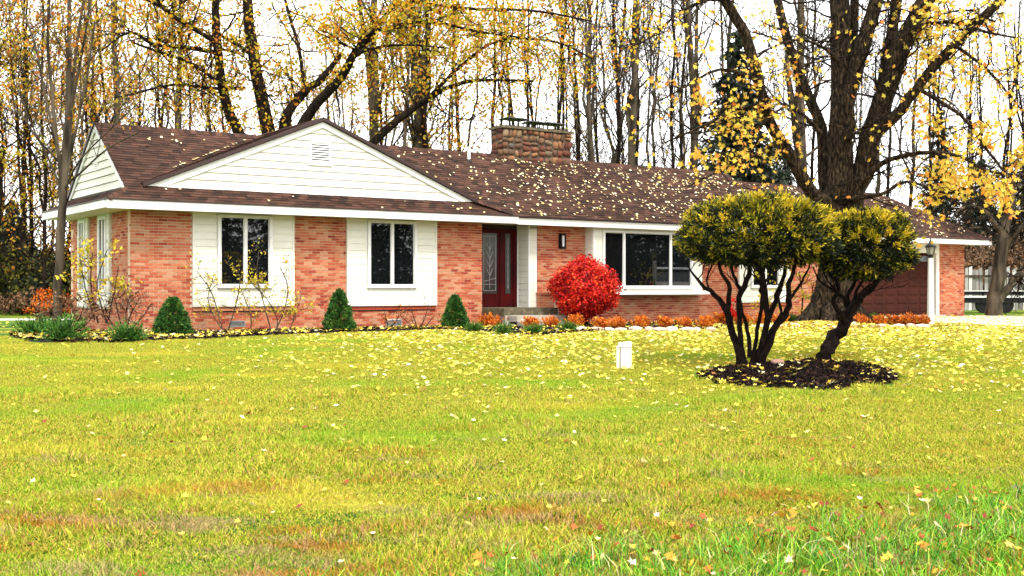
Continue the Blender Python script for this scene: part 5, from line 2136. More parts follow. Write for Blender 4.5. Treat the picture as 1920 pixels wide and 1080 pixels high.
# ------------------------------------------------------------------ foundation plants
def dwarf_spruce(px, py, H, Rb, label, seed):
    g = np.random.default_rng(seed)
    p = gp(px, py)
    root = thing('dwarf_spruce', label, 'shrub', (p.x, p.y, p.z), 0, 'cone shaped dwarf spruces along the front')
    T = Tubes()
    T.add([(0, 0, -.02), (0, 0, H * .5), (0, 0, H * .95)], [.03, .02, .005], 5)
    link('trunk', T.mesh('trunk'), M_bark_dark, root)
    nc = 800
    f = g.random(nc) ** 1.35
    a = g.uniform(0, 6.28, nc)
    prof = Rb * 1.12 * (1 - f) ** .62 * (1 + .12 * np.sin(a * 3 + f * 14) + .07 * np.sin(a * 5 - f * 20 + seed)) * np.where(f < .08, .85, 1)
    rr_ = prof * np.where(g.random(nc) < .75, g.uniform(.86, 1.02, nc), g.uniform(.3, .9, nc))
    P = np.column_stack([np.cos(a) * rr_, np.sin(a) * rr_, f * H * .97 + .03])
    d = np.column_stack([np.cos(a), np.sin(a), np.full(nc, .45)])
    k = 22
    C = np.repeat(P, k, axis=0) + g.normal(0, .018, (nc * k, 3))
    D = np.repeat(d, k, axis=0) + g.normal(0, .5, (nc * k, 3))
    rr = np.clip(np.repeat(g.normal(.45, .22, nc), k) + g.normal(0, .15, nc * k), 0, 1)
    link('foliage', sprigs_mesh('foliage', C, D, g.uniform(.03, .065, nc * k), g.uniform(.007, .013, nc * k), rr, g), M_spruce, root)


dwarf_spruce(324, 632, .80, .36, 'cone shaped dwarf spruce by the brick corner left of the first window', 201)
dwarf_spruce(636, 624, .96, .31, 'lumpy dwarf spruce between the two bedroom windows', 202)
dwarf_spruce(853, 619, .82, .30, 'dwarf spruce left of the front porch under the brick pier', 203)


def spray_plant(name, cat, seed, n, L, w, m, spread, up, droop=.0, base=.05, jit=.25, stem=False):
    """sprays arching out of one foot; returns a prototype at the origin"""
    g = np.random.default_rng(seed)
    root = thing(name, None, cat)
    T = Tubes()
    Cs, Ds = [], []
    ns = n
    for i in range(ns):
        a = g.uniform(0, 6.28)
        e = g.uniform(*spread)
        d = np.array([math.cos(a) * math.cos(e), math.sin(a) * math.cos(e), math.sin(e)])
        ln = L * g.uniform(.6, 1.1)
        p = np.array([g.normal(0, base), g.normal(0, base), 0.0])
        P = [p]
        for k in range(4):
            d = d + np.array([0, 0, up]) + g.normal(0, .08, 3)
            d /= np.linalg.norm(d)
            P.append(P[-1] + d * ln / 4)
        T.add(P, np.linspace(.006, .002, 5), 3)
        P = np.array(P)
        for q in range(14):
            t = g.uniform(.3, 4)
            j = min(int(t), 3)
            Cs.append(P[j] + (P[j + 1] - P[j]) * (t - j))
            Ds.append((P[j + 1] - P[j]) / (ln / 4) + g.normal(0, jit, 3))
    link('stems', T.mesh('stems'), M_bark_dark, root)
    C, D = np.array(Cs), np.array(Ds)
    link('foliage', sprigs_mesh('foliage', C, D, g.uniform(w[0], w[1], len(C)), g.uniform(w[2], w[3], len(C)), g.random(len(C)), g), m, root)
    return root


jun = [spray_plant('juniper', 'shrub', 301 + i, 190, .62, (.06, .12, .009, .018), M_juniper, (.1, 1.2), .03, base=.08) for i in range(2)]
jlist = [(62, 632, .7, 'juniper outermost on the left of the bed'), (118, 642, .82, 'wide spreading juniper in front of the young tree'),
         (240, 642, .66, 'juniper at the brick corner of the house'), (165, 618, .6, 'low juniper behind the others beside the white walk'),
         (888, 624, .42, 'small green juniper left of the porch steps'), (943, 629, .42, 'small juniper in front of the porch door'),
         (1003, 629, .42, 'small juniper in front of the white entry pier'), (1065, 625, .45, 'small juniper in front of the red bush'),
         (662 + 820, 606, .5, 'small juniper at the left foot of the big maple'), (1635, 606, .45, 'dark juniper before the garage door'),
         (1262, 612, .3, 'tiny green plant under the picture window')]
for i, (px, py, sc, lab) in enumerate(jlist):
    p = gp(px, py)
    b = jun[i % 2]
    if i < 2:
        b.location = (p.x, p.y, p.z + .03)
        b.scale = (sc,) * 3
        b['label'] = lab
        b['group'] = 'junipers in the planting bed'
    else:
        dup(b, (p.x, p.y, p.z + .03), i * 1.3, sc, lab, 'junipers in the planting bed')
bar_ = [spray_plant('barberry', 'shrub', 320 + i, 110, .34, (.04, .07, .014, .024), M_barberry, (.7, 1.5), .02, base=.06, jit=.6) for i in range(3)]
bl = [(880, 612, 1.25, 'tall rusty barberry against the brick left of the steps'), (915, 617, 1.05, 'orange barberry in front of the door'), (948, 614, 1.1, 'orange barberry before the porch slab'),
      (996, 618, .95, 'orange barberry in front of the entry steps'), (1034, 617, .9, 'orange barberry before the low porch wall'), (1078, 616, 1.0, 'orange barberry under the red bush'),
      (1127, 620, .95, 'barberry first to the right of the red bush'), (1159, 619, .9, 'barberry second to the right of the red bush'), (1201, 618, .95, 'barberry third to the right of the red bush'),
      (1247, 617, .95, 'barberry under the middle of the picture window'), (1284, 617, .85, 'barberry under the right pane of the picture window'), (1322, 617, .95, 'barberry below the right end of the bay sill'),
      (1352, 612, 1.1, 'barberry left of the yew stems by the wall'), (1392, 612, 1.0, 'barberry seen between the left yew stems'), (1428, 612, 1.0, 'barberry seen between the middle yew stems'),
      (1462, 612, .9, 'barberry seen between the right yew stems'), (1612, 614, .95, 'barberry just right of the maple trunk'), (1647, 614, .9, 'barberry second right of the maple trunk'),
      (1676, 613, .95, 'barberry third right of the maple trunk'), (1704, 613, 1.0, 'barberry fourth right of the maple trunk'), (1728, 613, .9, 'barberry next to the white lamp post')]
for i, (px, py, sc, lab) in enumerate(bl):
    p = gp(px, py)
    b = bar_[i % 3]
    if i < 3:
        b.location = (p.x, p.y, p.z)
        b.scale = (sc,) * 3
        b['label'] = lab
        b['group'] = 'orange barberries in a row before the house'
    else:
        dup(b, (p.x, p.y, p.z), i * 2.1, sc, lab, 'orange barberries in a row before the house')

# edging stones
egroup = 'pale edging stones of the bed'
rs = random.Random(5)
k = 0
for (x0, x1, step, lab) in ((1090, 1335, 22, 'pale rough stone edging the bed under the picture window'), (1425, 1500, 22, 'pale rough stone edging the bed left of the maple'),
                            (1600, 1735, 26, 'pale rough stone edging the bed before the garage')):
    px = x0
    nst = 0
    while px < x1:
        p = gp(px, 622.5 if x0 < 1400 else 616)
        o = link('edging_stone', stone_meshes[k % 7].copy() if k < 7 else o_mesh[k % 7], None, None, (p.x, p.y, p.z + .05))
        if k == 0:
            o_mesh = {}
        if k < 7:
            o.data.materials.clear()
            o.data.materials.append(M_pebble)
            o_mesh[k] = o.data
        o.scale = (rs.uniform(.10, .2), rs.uniform(.08, .14), rs.uniform(.06, .10))
        o.rotation_euler = (0, 0, rs.uniform(-.4, .4))
        tag(o, ORD[nst] + ' ' + lab, 'stone', egroup)
        nst += 1
        k += 1
        px += step * rs.uniform(.8, 1.3)
p = gp(1458, 694)
o = link('rock', stone_meshes[2].copy(), None, None, (p.x, p.y, p.z + .12))
o.data.materials.clear()
o.data.materials.append(surf('pink_rock', [(.3, (.22, .11, .08)), (.7, (.36, .21, .16))], scale=12, rough=.9, bump=.6, bscale=30))
o.scale = (.13, .1, .06)
tag(o, 'pinkish rock lying on the mulch between the two yews', 'rock')


def sparse_shrub(name, label, stems, d, m, seed, leafn, lsize, twn=5, r=4, up=.1, bark=M_bark_dark, tl=.35):
    """open shrub from photo-placed stems with little leaves on side twigs"""
    g = np.random.default_rng(seed)
    root = thing(name, label, 'shrub')
    T, runs = photo_tree(stems, d, .7, gen=g, wob=.05, n=5)
    tips = []
    for (P, rr) in runs:
        for _ in range(twn):
            j = g.integers(len(P) // 3, len(P))
            dd = g.normal(0, 1, 3)
            dd[2] = abs(dd[2]) * .6
            twig(T, tips, P[j], dd, g.uniform(.4, 1.1) * tl, max(rr[j] * .5, .003), 0, 1, up, g, kids=3, spread=.7, n=3, wob=.25, seg=4)
    link('stems', T.mesh('stems'), bark, root)
    C = tip_leaves(tips, leafn, .05, g)
    if len(C):
        link('foliage', leaves_mesh('foliage', C, g.uniform(lsize * .6, lsize * 1.2, len(C)), gen=g, long=1.4), m, root)
    return root


sparse_shrub('forsythia', 'sparse yellow forsythia with arching stems in front of the first window',
             [[(420, 628, 4), (410, 590, 3), (395, 545, 3), (370, 510, 2)], [(425, 628, 4), (440, 580, 3), (450, 530, 3), (440, 500, 2)], [(425, 628, 4), (405, 600, 3), (390, 560, 2), (400, 520, 2)],
              [(510, 628, 4), (495, 570, 3), (482, 520, 3), (485, 470, 2)], [(512, 628, 4), (530, 590, 3), (540, 540, 3), (525, 500, 2)], [(515, 628, 4), (520, 600, 3), (500, 560, 2), (470, 530, 2)],
              [(470, 628, 3), (470, 590, 3), (455, 550, 2)], [(540, 628, 3), (550, 600, 3), (560, 570, 2)]], 25.8, M_forsyth, 401, 1.5, .055, twn=13, bark=M_bark_grey)
sparse_shrub('sapling', 'yellow leaved sapling before the left end wall of the house',
             [[(184, 606, 5), (174, 561, 4), (170, 520, 3), (174, 470, 2)], [(201, 606, 5), (190, 573, 4), (182, 530, 3), (200, 470, 2)], [(178, 600, 4), (160, 540, 3), (150, 480, 2)], [(203, 600, 4), (215, 540, 3), (222, 500, 2)]],
             24.9, M_forsyth, 402, 2.2, .075, twn=9, tl=.45)
sparse_shrub('rose_bush', 'leafless brown rose bush at the left brick corner',
             [[(230, 622, 4), (222, 590, 3), (215, 560, 2)], [(236, 622, 4), (245, 590, 3), (262, 560, 2)], [(240, 622, 4), (262, 600, 3), (285, 570, 2)], [(225, 622, 3), (205, 600, 3), (196, 575, 2)], [(238, 622, 3), (236, 590, 3), (240, 565, 2)]],
             24.2, M_brown, 403, .9, .05, twn=12)
sparse_shrub('rose_bush', 'thin dark rose bush with wilted leaves beside the young tree',
             [[(130, 625, 4), (125, 595, 3), (118, 570, 2)], [(135, 625, 4), (150, 595, 3), (158, 570, 2)], [(140, 625, 4), (165, 605, 3), (180, 585, 2)], [(80, 620, 4), (72, 590, 3), (62, 570, 2)], [(85, 620, 3), (95, 595, 3), (100, 575, 2)]],
             24.6, M_brown, 404, 1.6, .07, twn=12)
sparse_shrub('twig_shrub', 'bare reddish twig shrub below the second window',
             [[(783, 620, 4), (778, 600, 3), (770, 580, 2)], [(785, 620, 4), (795, 600, 3), (803, 575, 2)], [(786, 620, 3), (800, 610, 3), (815, 590, 2)], [(781, 620, 3), (765, 605, 2), (750, 590, 2)]],
             28.0, M_brown, 405, .3, .05, twn=5, bark=M_brown)
sparse_shrub('twig_shrub', 'thin twiggy shrub beside the right foundation vent of the second window',
             [[(728, 620, 3), (726, 605, 2), (722, 590, 2)], [(730, 620, 3), (740, 605, 2), (748, 592, 2)]],
             27.8, M_barberry, 406, .8, .05, twn=5)
sparse_shrub('wispy_shrub', 'wispy yellow shrub between the yew stems by the third window',
             [[(1440, 606, 5), (1432, 560, 4), (1425, 520, 3)], [(1445, 606, 5), (1455, 560, 4), (1470, 520, 3)], [(1500, 606, 5), (1505, 560, 4), (1498, 510, 3)], [(1505, 606, 5), (1520, 570, 4), (1525, 530, 3)]],
             32.5, M_forsyth, 407, 2.0, .07, twn=10, tl=.5)

# heap of leaves and green sprouts round the maple foot
g = np.random.default_rng(77)
c = on_ground(1548, 30.3)
C = []
for _ in range(2600):
    a, r = g.uniform(0, 6.28), abs(g.normal(0, .95))
    C.append((c.x - .3 + r * math.cos(a) * 1.35, c.y - .5 + r * math.sin(a) * .9, max(0, .10 * math.exp(-(r / 1.1) ** 2)) + g.uniform(0, .06)))
o = link('leaf_pile', leaves_mesh('leaf_pile', np.array(C), g.uniform(.09, .15, len(C)), flat=True, normal_spread=.5, star=True, gen=g), M_leaf_ground)
tag(o, 'low heap of yellow fallen leaves at the foot of the big maple', 'fallen leaves', kind='stuff')

# ------------------------------------------------------------------ lamp post, stub, fence, trailer
p = gp(1745, 610)
lp = thing('lamp_post', 'white lamp post with a black lantern beside the garage pier', 'street lamp', (p.x, p.y, 0))
mb = MB()
mb.hexa([(-.075, -.075, -.05), (.075, -.075, -.05), (.075, .075, -.05), (-.075, .075, -.05), (-.055, -.055, 1.84), (.055, -.055, 1.84), (.055, .055, 1.84), (-.055, .055, 1.84)])
mb.build('post', M_white, lp)
mb = MB()
mb.lathe([(.06, 1.84), (.075, 1.88), (.06, 1.9), (.085, 1.93)], n=10)
for k in range(6):
    a = k * math.pi / 3
    mb.tube([(.085 * math.cos(a), .085 * math.sin(a), 1.93), (.135 * math.cos(a), .135 * math.sin(a), 2.13)], [.008, .008], 4)
mb.lathe([(.155, 2.13), (.16, 2.15), (.13, 2.19), (.07, 2.24), (.05, 2.26), (.055, 2.28), (.03, 2.31), (.012, 2.34), (.018, 2.36), (.004, 2.40)], n=12)
ln = mb.build('lantern', M_black, lp)
mb = MB()
mb.lathe([(.078, 1.935), (.125, 2.125)], n=6)
mb.build('lantern_glass', M_lampglass, ln)

p = gp(1172, 692)
st = thing('utility_stub', 'short white capped utility post standing in the leaf covered lawn', 'post', (p.x, p.y, p.z))
mb = MB()
mb.box(-.07, .088, -.07, .07, -.05, .34)
mb.build('post', M_pvc, st)
mb = MB()
mb.hexa([(-.13, -.085, .33), (.092, -.085, .33), (.092, .085, .33), (-.10, .085, .33), (-.085, -.075, .395), (.088, -.075, .41), (.088, .075, .41), (-.085, .075, .395)])
mb.build('cap', M_pvc, st)
mb = MB()
mb.box(-.125, -.092, -.06, .06, .0, .325)
mb.build('side_strip', M_pvc, st)

fn = thing('picket_fence', 'weathered tall picket fence behind the apple tree at the right', 'fence')
rs = random.Random(9)
px = 1790
pk = {}
while px < 2010:
    d = 52 + (px - 1800) * .004
    x = (px - 960) / FPX * d
    h = 1.95 + rs.uniform(-.12, .12)
    kk = rs.randrange(6)
    if kk not in pk:
        mb = MB()
        mb.hexa([(-.075, 0, 0.0), (.07, 0, 0.0), (.07, .03, 0), (-.075, .03, 0), (-.07, 0, h - .08), (.065, 0, h - .03), (.065, .03, h - .03), (-.07, .03, h - .08)])
        me = mb.mesh('picket')
        me.materials.append(M_fence)
        pk[kk] = me
    o = link('picket', pk[kk], None, fn, (x, d, .02))
    o.rotation_euler = (0, rs.uniform(-.03, .03), 0)
    px += 7.3
mb = MB()
mb.box(19.6, 25.2, 52.04, 52.1, .4, .5)
mb.box(19.6, 25.2, 52.04, 52.1, 1.5, 1.6)
mb.build('rail', M_bark_grey, fn)

tq = thing('utility_trailer', 'low black flatbed trailer with a white rail parked before the picket fence', 'trailer', (0, 0, 0))
x0, x1, y0 = (1806 - 960) / FPX * 47, (1980 - 960) / FPX * 47, 47
mb = MB()
mb.box(x0, x1, y0, y0 + 1.8, .42, .62)
for x in np.linspace(x0, x1, 6):
    mb.box(x, x + .06, y0 - .03, y0, .40, .88)
mb.box(x0, x1, y0 - .03, y0 - .005, .74, .88)
mb.build('bed', M_black, tq)
mb = MB()
mb.box(x0, x1, y0 - .05, y0 - .032, .63, .70)
mb.box(x0, x1, y0 - .05, y0 - .032, .885, .92)
mb.build('rail', M_white, tq)
for wx in (x0 + .9, x0 + 1.75):
    mb = MB()
    for yy in (y0 + .05,):
        i0 = len(mb.v)
        for k in range(16):
            a = k * math.pi / 8
            mb.v.append((wx + .33 * math.cos(a), yy, .33 + .33 * math.sin(a)))
        for k in range(16):
            a = k * math.pi / 8
            mb.v.append((wx + .33 * math.cos(a), yy + .2, .33 + .33 * math.sin(a)))
        for k in range(16):
            mb.f.append((i0 + k, i0 + (k + 1) % 16, i0 + 16 + (k + 1) % 16, i0 + 16 + k))
            mb.r.append(.5)
        mb.f.append(tuple(i0 + k for k in range(16)))
        mb.f.append(tuple(i0 + 31 - k for k in range(16)))
        mb.r += [.5, .5]
    mb.build('wheel', M_black, tq)

# ------------------------------------------------------------------ fallen leaves on the lawn
g = np.random.default_rng(99)


def in_drive(x, y):
    return (x > np.interp(y, [-20, 30, 35, 38.6], [12.8, 13.1, 12.2, 10.8])) & (x < 27)




def inside_house(x, y):
    dx, dy = x - P0[0], y - P0[1]
    u, v = dx * UX + dy * UY, dx * VX + dy * VY
    return (u > -.1) & (v > -.05) & (u < 31)


N0 = 200000
x = g.uniform(-16, 24, N0)
y = g.uniform(6.2, 44, N0)


def sstep(a, b, t):
    t = np.clip((t - a) / (b - a), 0, 1)
    return t * t * (3 - 2 * t)


drift = .5 + .5 * np.sin(x * .9 + 1.3 * np.sin(y * .7)) * np.sin(y * 1.4 + x * .3)
dn = sstep(-7, 1, x) * sstep(12.5, 20, y + x * .15)
dn = dn * (.8 + .5 * sstep(19, 25, y) + .2 * drift)
dn += .035 + .05 * sstep(16, 24, y) * drift
dn += .05 * sstep(8, 15, y) * sstep(-2, 4, x)
dn *= np.clip(1.15 - np.maximum(y - 36, 0) / 8, .3, 1)
keep = (g.random(N0) < dn * .50 * np.where(in_drive(x, y), .12, 1)) & ~inside_house(x, y) & (np.abs(x) < y * .5 + 2)
x, y = x[keep], y[keep]
z = gz_np(y) + g.uniform(.012, .05, len(x)) + .02 * (y < 18)
rc2 = np.clip(g.beta(1.5, 1.3, len(x)), 0, 1)
rc2 = np.where(y < 13, np.where(g.random(len(x)) < .5, g.uniform(.75, 1, len(x)), rc2 * .7), rc2)
o = link('fallen_leaves', leaves_mesh('fallen_leaves', np.column_stack([x, y, z]), g.uniform(.055, .112, len(x)) * np.interp(y, [7, 20], [.55, 1]), flat=True, normal_spread=.32, rnd=rc2, star=True, gen=g), M_leaf_ground)
tag(o, 'yellow and cream maple leaves scattered thickly over the lawn', 'fallen leaves', kind='stuff')
# leaves on the mulch ring and in the planting bed
C = []
for q in chips[g.integers(0, len(chips), 110)]:
    C.append((q[0], q[1], q[2] + .02))
for q in np.array(CH)[g.integers(0, len(CH), 2600)]:
    C.append((q[0], q[1], q[2] + .02))
rr = np.clip(g.uniform(.0, 1, len(C)), 0, 1)
o = link('bed_leaves', leaves_mesh('bed_leaves', np.array(C), g.uniform(.07, .13, len(C)), flat=True, normal_spread=.35, rnd=rr, star=True, gen=g), M_leaf_ground)
tag(o, 'pale and brown leaves fallen on the black mulch', 'fallen leaves', kind='stuff')

# ------------------------------------------------------------------ mown grass: patches of blades instanced over the lawn
def grass_patch(size, n, h, w, seed):
    g = np.random.default_rng(seed)
    b = np.column_stack([g.uniform(-size / 2, size / 2, (n, 2)), np.full(n, -.004)])
    lean = g.normal(0, .55, (n, 2))
    hh = g.uniform(h * .5, h * 1.2, n)
    tip = b + np.column_stack([lean * hh[:, None], hh])
    a = g.uniform(0, math.pi, n)
    side_ = np.column_stack([np.cos(a), np.sin(a), np.zeros(n)]) * (w / 2)
    mid = b + (tip - b) * .55 + np.column_stack([-lean * hh[:, None] * .12, np.zeros(n)])
    V = np.stack([b - side_, b + side_, mid + side_ * .8, tip, mid - side_ * .8], 1).reshape(-1, 3)
    i = np.arange(n)[:, None] * 5
    F = np.concatenate([i + np.array([[0, 1, 2, 4]])], 0)
    F3 = i + np.array([[4, 2, 3, 3]])
    me = bpy.data.meshes.new('grass_blades')
    faces = [tuple(int(k) for k in f) for f in F] + [tuple(int(k) for k in f[:3]) for f in F3]
    me.from_pydata([tuple(v) for v in V], [], faces)
    r = g.random(n)
    at2_ = me.attributes.new('rnd', 'FLOAT', 'FACE')
    at2_.data.foreach_set('value', np.concatenate([r, r]).astype(np.float32))
    me.materials.append(M_lawn)
    return me


def scatter(name, pts, rots, scl, meshes, m, label, cat):
    me = bpy.data.meshes.new(name)
    me.vertices.add(len(pts))
    me.vertices.foreach_set('co', np.asarray(pts, dtype=np.float32).ravel())
    a = me.attributes.new('rot', 'FLOAT_VECTOR', 'POINT')
    a.data.foreach_set('vector', np.asarray(rots, dtype=np.float32).ravel())
    a = me.attributes.new('scl', 'FLOAT', 'POINT')
    a.data.foreach_set('value', np.asarray(scl, dtype=np.float32))
    o = link(name, me, m)
    tag(o, label, cat, kind='stuff')
    src = bpy.data.objects.new('grass_blades', meshes)      # geometry source only, not in the scene
    ng = bpy.data.node_groups.new(name, 'GeometryNodeTree')
    ng.interface.new_socket('Geometry', in_out='INPUT', socket_type='NodeSocketGeometry')
    ng.interface.new_socket('Geometry', in_out='OUTPUT', socket_type='NodeSocketGeometry')
    n, l = ng.nodes, ng.links
    gi, go = n.new('NodeGroupInput'), n.new('NodeGroupOutput')
    m2p = n.new('GeometryNodeMeshToPoints')
    oi = n.new('GeometryNodeObjectInfo')
    oi.inputs['Object'].default_value = src
    iop = n.new('GeometryNodeInstanceOnPoints')
    ra = n.new('GeometryNodeInputNamedAttribute')
    ra.data_type = 'FLOAT_VECTOR'
    ra.inputs['Name'].default_value = 'rot'
    sa = n.new('GeometryNodeInputNamedAttribute')
    sa.data_type = 'FLOAT'
    sa.inputs['Name'].default_value = 'scl'
    l.new(gi.outputs[0], m2p.inputs['Mesh'])
    l.new(m2p.outputs['Points'], iop.inputs['Points'])
    l.new(oi.outputs['Geometry'], iop.inputs['Instance'])
    l.new(ra.outputs[0], iop.inputs['Rotation'])
    l.new(sa.outputs[0], iop.inputs['Scale'])
    l.new(iop.outputs['Instances'], go.inputs[0])
    md = o.modifiers.new('scatter', 'NODES')
    md.node_group = ng
    return o


def lawn_points(step, y0, y1, margin=1.0):
    P_, R_, S_ = [], [], []
    yy = y0
    while yy < y1:
        half = yy * .47 + margin
        xx = -half
        while xx < half:
            x_, y_ = xx + random.uniform(-.2, .2) * step, yy + random.uniform(-.2, .2) * step
            # keep off the mulch ring, the bed and the house
            dx, dy = x_ - P0[0], y_ - P0[1]
            u_, v_ = dx * UX + dy * UY, dx * VX + dy * VY
            e = ((x_ - rc_.x) / 1.55) ** 2 + ((y_ - rc_.y) / 1.75) ** 2
            vb = -1.3 - max(0, min(u_, 12) - 6) * .35 if u_ > -.5 else -2.6
            if e > 1.0 and not in_drive(x_, y_) and not (v_ > vb - .25 and (u_ < 21 or v_ > -4) and u_ > -2.6 - max(0, v_) * .3):
                E_ = (Matrix.Rotation(.04 if y_ < 22 else 0, 3, 'X') @ Matrix.Rotation(random.uniform(0, 6.28), 3, 'Z')).to_euler()
                P_.append((x_, y_, gz(x_, y_)))
                R_.append(tuple(E_))
                S_.append(random.uniform(.85, 1.25))
            xx += step
        yy += step
    return P_, R_, S_


P_, R_, S_ = lawn_points(.38, 5.6, 33.0)
scatter('short_grass', P_, R_, S_, grass_patch(.5, 1500, .034, .0075, 1), M_lawn, 'mown yellow green autumn grass of the front lawn', 'grass')

Q_, QR, QS = [], [], []
for _ in range(1500):
    y_ = random.uniform(6.2, 15.0)
    x_ = random.uniform(-.47, .47) * y_
    if math.sin(x_ * 1.9 + 2 * math.sin(y_ * 1.1)) + random.uniform(-1, 1) < 0:
        continue
    Q_.append((x_, y_, gz(x_, y_)))
    QR.append((.04, 0, random.uniform(0, 6.28)))
    QS.append(random.uniform(.6, 1.3))
scatter('coarse_grass', Q_, QR, QS, grass_patch(.3, 150, .075, .008, 2), M_lawn, 'coarser tufts standing up through the mown lawn', 'grass')

# longer green grass at the roadside, lower right
g = np.random.default_rng(123)
n = 60000
x = g.uniform(-1.2, 4.6, n)
y = g.uniform(5.9, 10.6, n)
pxx = 960 + x / y * FPX
pyy = 540 + (1.90 - .04 * y) / y * FPX
edge = np.interp(pxx, [780, 900, 1080, 1200, 1350, 1500, 1650, 1800, 1950], [1100, 1060, 1020, 1010, 1000, 985, 965, 925, 900]) + 14 * np.sin(pxx * .031) + 9 * np.sin(pxx * .083 + 2)
dk = np.clip((pyy - edge) / 60, 0, 1)
tuft = .45 + .55 * np.sin(x * 9 + 2 * np.sin(y * 5)) * np.sin(y * 8 + 1.5 * np.sin(x * 4))
keep = (g.random(n) < dk * (.25 + .75 * tuft)) & (np.abs(x) < y * .46 + .3)
x, y = x[keep], y[keep]
n = len(x)
b = np.column_stack([x, y, gz_np(y)])
hh = g.uniform(.05, .17, n)
ln_ = g.normal(0, .6, (n, 2))
tip = b + np.column_stack([ln_ * hh[:, None], hh * .9])
mid = b + np.column_stack([ln_ * hh[:, None] * .3, hh * .6])
a = g.uniform(0, math.pi, n)
sd2 = np.column_stack([np.cos(a), np.sin(a), np.zeros(n)]) * g.uniform(.0022, .0045, n)[:, None]
V = np.stack([b - sd2, b + sd2, mid + sd2 * .9, mid - sd2 * .9, tip + sd2 * .15, tip - sd2 * .15], 1).reshape(-1, 3)
i = np.arange(n)[:, None] * 6
F = np.stack([i + np.array([[0, 1, 2, 3]]), i + np.array([[3, 2, 4, 5]])], 1).reshape(-1, 4)
rr = np.clip(g.normal(.38, .22, n) + (g.random(n) < .06) * .6, 0, 1)
o = link('roadside_grass', np_mesh('roadside_grass', V, F, np.repeat(rr, 2)), M_tall)
tag(o, 'long unmown green grass at the roadside in the lower right', 'grass', kind='stuff')
# leaves caught in it
n = 800
x = g.uniform(-.5, 4.4, n)
y = g.uniform(6.3, 9.6, n)
pxx = 960 + x / y * FPX
pyy = 540 + (1.90 - .04 * y) / y * FPX
edge = np.interp(pxx, [780, 900, 1080, 1200, 1350, 1500, 1650, 1800, 1950], [1100, 1060, 1020, 1010, 990, 975, 960, 940, 930]) - 15
k = (pyy > edge) & (np.abs(x) < y * .46)
C = np.column_stack([x[k], y[k], gz_np(y[k]) + g.uniform(.03, .11, k.sum())])
o = link('caught_leaves', leaves_mesh('caught_leaves', C, g.uniform(.035, .075, len(C)), flat=True, normal_spread=.6, star=True, gen=g), M_leaf_near)
tag(o, 'orange, yellow and brown leaves caught in the long roadside grass', 'fallen leaves', kind='stuff')
n = 160
y = g.uniform(6.5, 13, n)
x = g.uniform(-.48, .48, n) * y
C = np.column_stack([x, y, gz_np(y) + .04])
o = link('dry_leaves', leaves_mesh('dry_leaves', C, g.uniform(.04, .08, n), flat=True, normal_spread=.4, star=True, gen=g), M_leaf_near)
tag(o, 'few dry red and brown leaves spread over the near lawn', 'fallen leaves', kind='stuff')

# ------------------------------------------------------------------ off to the right: firs across the road and a parked car, both seen in the window glass
sp = [(46, 33), (47, 28), (46, 23), (44, 18), (42, 13), (40, 8), (37, 3), (34, -1), (30, -5), (26, -9), (22, -12), (17, -15), (50, 30), (50, 25), (48, 20), (46, 15), (44, 10), (41, 5), (38, 0), (34, -5), (29, -9), (24, -13)]
f0 = conifer(960, 10, 11.0, 3.1, 'dark fir across the road on the right, nearest the house', 500, dens=.9, gaps=.1)
f0.location = (sp[0][0], sp[0][1], -.1)
for i, (x, y) in enumerate(sp[1:]):
    dup(f0, (x, y, -.6 if y < 10 else -.1), i * 1.7, .9 + .25 * ((i * 37) % 10) / 10, 'dark fir in the tree row across the road to the right', 'firs across the road')
f0['group'] = 'firs across the road'

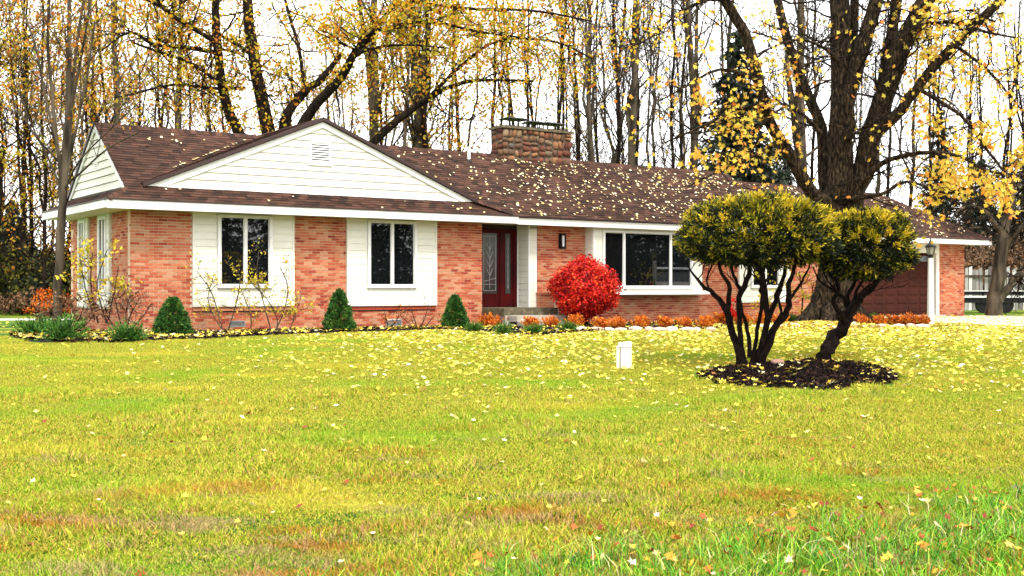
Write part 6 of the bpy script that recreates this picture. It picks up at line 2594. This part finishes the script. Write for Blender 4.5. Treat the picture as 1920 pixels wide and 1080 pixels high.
M_carpaint = surf('pale_car_paint', [(0, (0.78, 0.80, 0.82))], rough=.25, spec=.6)
M_red_lamp = surf('tail_lamp_red', [(0, (0.45, 0.01, 0.01))], rough=.2, spec=.6)
cx, cy = 16.9, 31.2
car = thing('parked_car', 'pale hatchback parked on the drive beyond the right edge of view', 'car', (cx, cy, .006), R(-12))
mb = MB()
mb.hexa([(0, -.9, .28), (4.5, -.88, .28), (4.5, .88, .28), (0, .9, .28), (.06, -.92, .72), (4.45, -.9, .68), (4.45, .9, .68), (.06, .92, .72)])
mb.hexa([(.06, -.92, .72), (4.45, -.9, .68), (4.45, .9, .68), (.06, .92, .72), (.12, -.88, 1.02), (4.2, -.8, .86), (4.2, .8, .86), (.12, .88, 1.02)], skip=(0,))
mb.build('body', M_carpaint, car)
mb = MB()
mb.hexa([(.18, -.84, 1.02), (3.3, -.82, .95), (3.3, .82, .95), (.18, .84, 1.02), (.55, -.66, 1.52), (2.2, -.66, 1.54), (2.2, .66, 1.54), (.55, .66, 1.52)])
mb.build('windows', M_glass, car)
mb = MB()
mb.hexa([(.42, -.68, 1.52), (2.25, -.68, 1.54), (2.25, .68, 1.54), (.42, .68, 1.52), (.5, -.62, 1.6), (2.1, -.62, 1.6), (2.1, .62, 1.6), (.5, .62, 1.6)])
mb.build('roof', M_carpaint, car)
mb = MB()
mb.box(-.10, .02, -.86, .86, .34, .58)
mb.build('bumper', M_carpaint, car)
mb = MB()
mb.box(-.012, .0, -.26, .26, .76, .88)
pl_ = mb.build('number_plate', M_pvc, car)
for s in (-1, 1):
    mb = MB()
    mb.box(.02, .14, s * .80 - .1, s * .80 + .1, .74, .98)
    mb.build('tail_light', M_red_lamp, car)
for wx in (.85, 3.6):
    for s in (-1, 1):
        mb = MB()
        i0 = len(mb.v)
        for yy in (s * .93, s * .72):
            for k in range(20):
                a = k * math.pi / 10
                mb.v.append((wx + .33 * math.cos(a), yy, .33 + .33 * math.sin(a)))
        for k in range(20):
            mb.f.append((k, (k + 1) % 20, 20 + (k + 1) % 20, 20 + k))
            mb.r.append(.5)
        mb.f.append(tuple(range(20)))
        mb.f.append(tuple(39 - k for k in range(20)))
        mb.r += [.5, .5]
        w_ = mb.build('wheel', M_black, car)
        mb = MB()
        mb.v = [(wx + .2 * math.cos(k * math.pi / 6), s * .935, .33 + .2 * math.sin(k * math.pi / 6)) for k in range(12)]
        mb.f = [tuple(range(12))]
        mb.r = [.5]
        mb.build('rim', M_galv, w_)
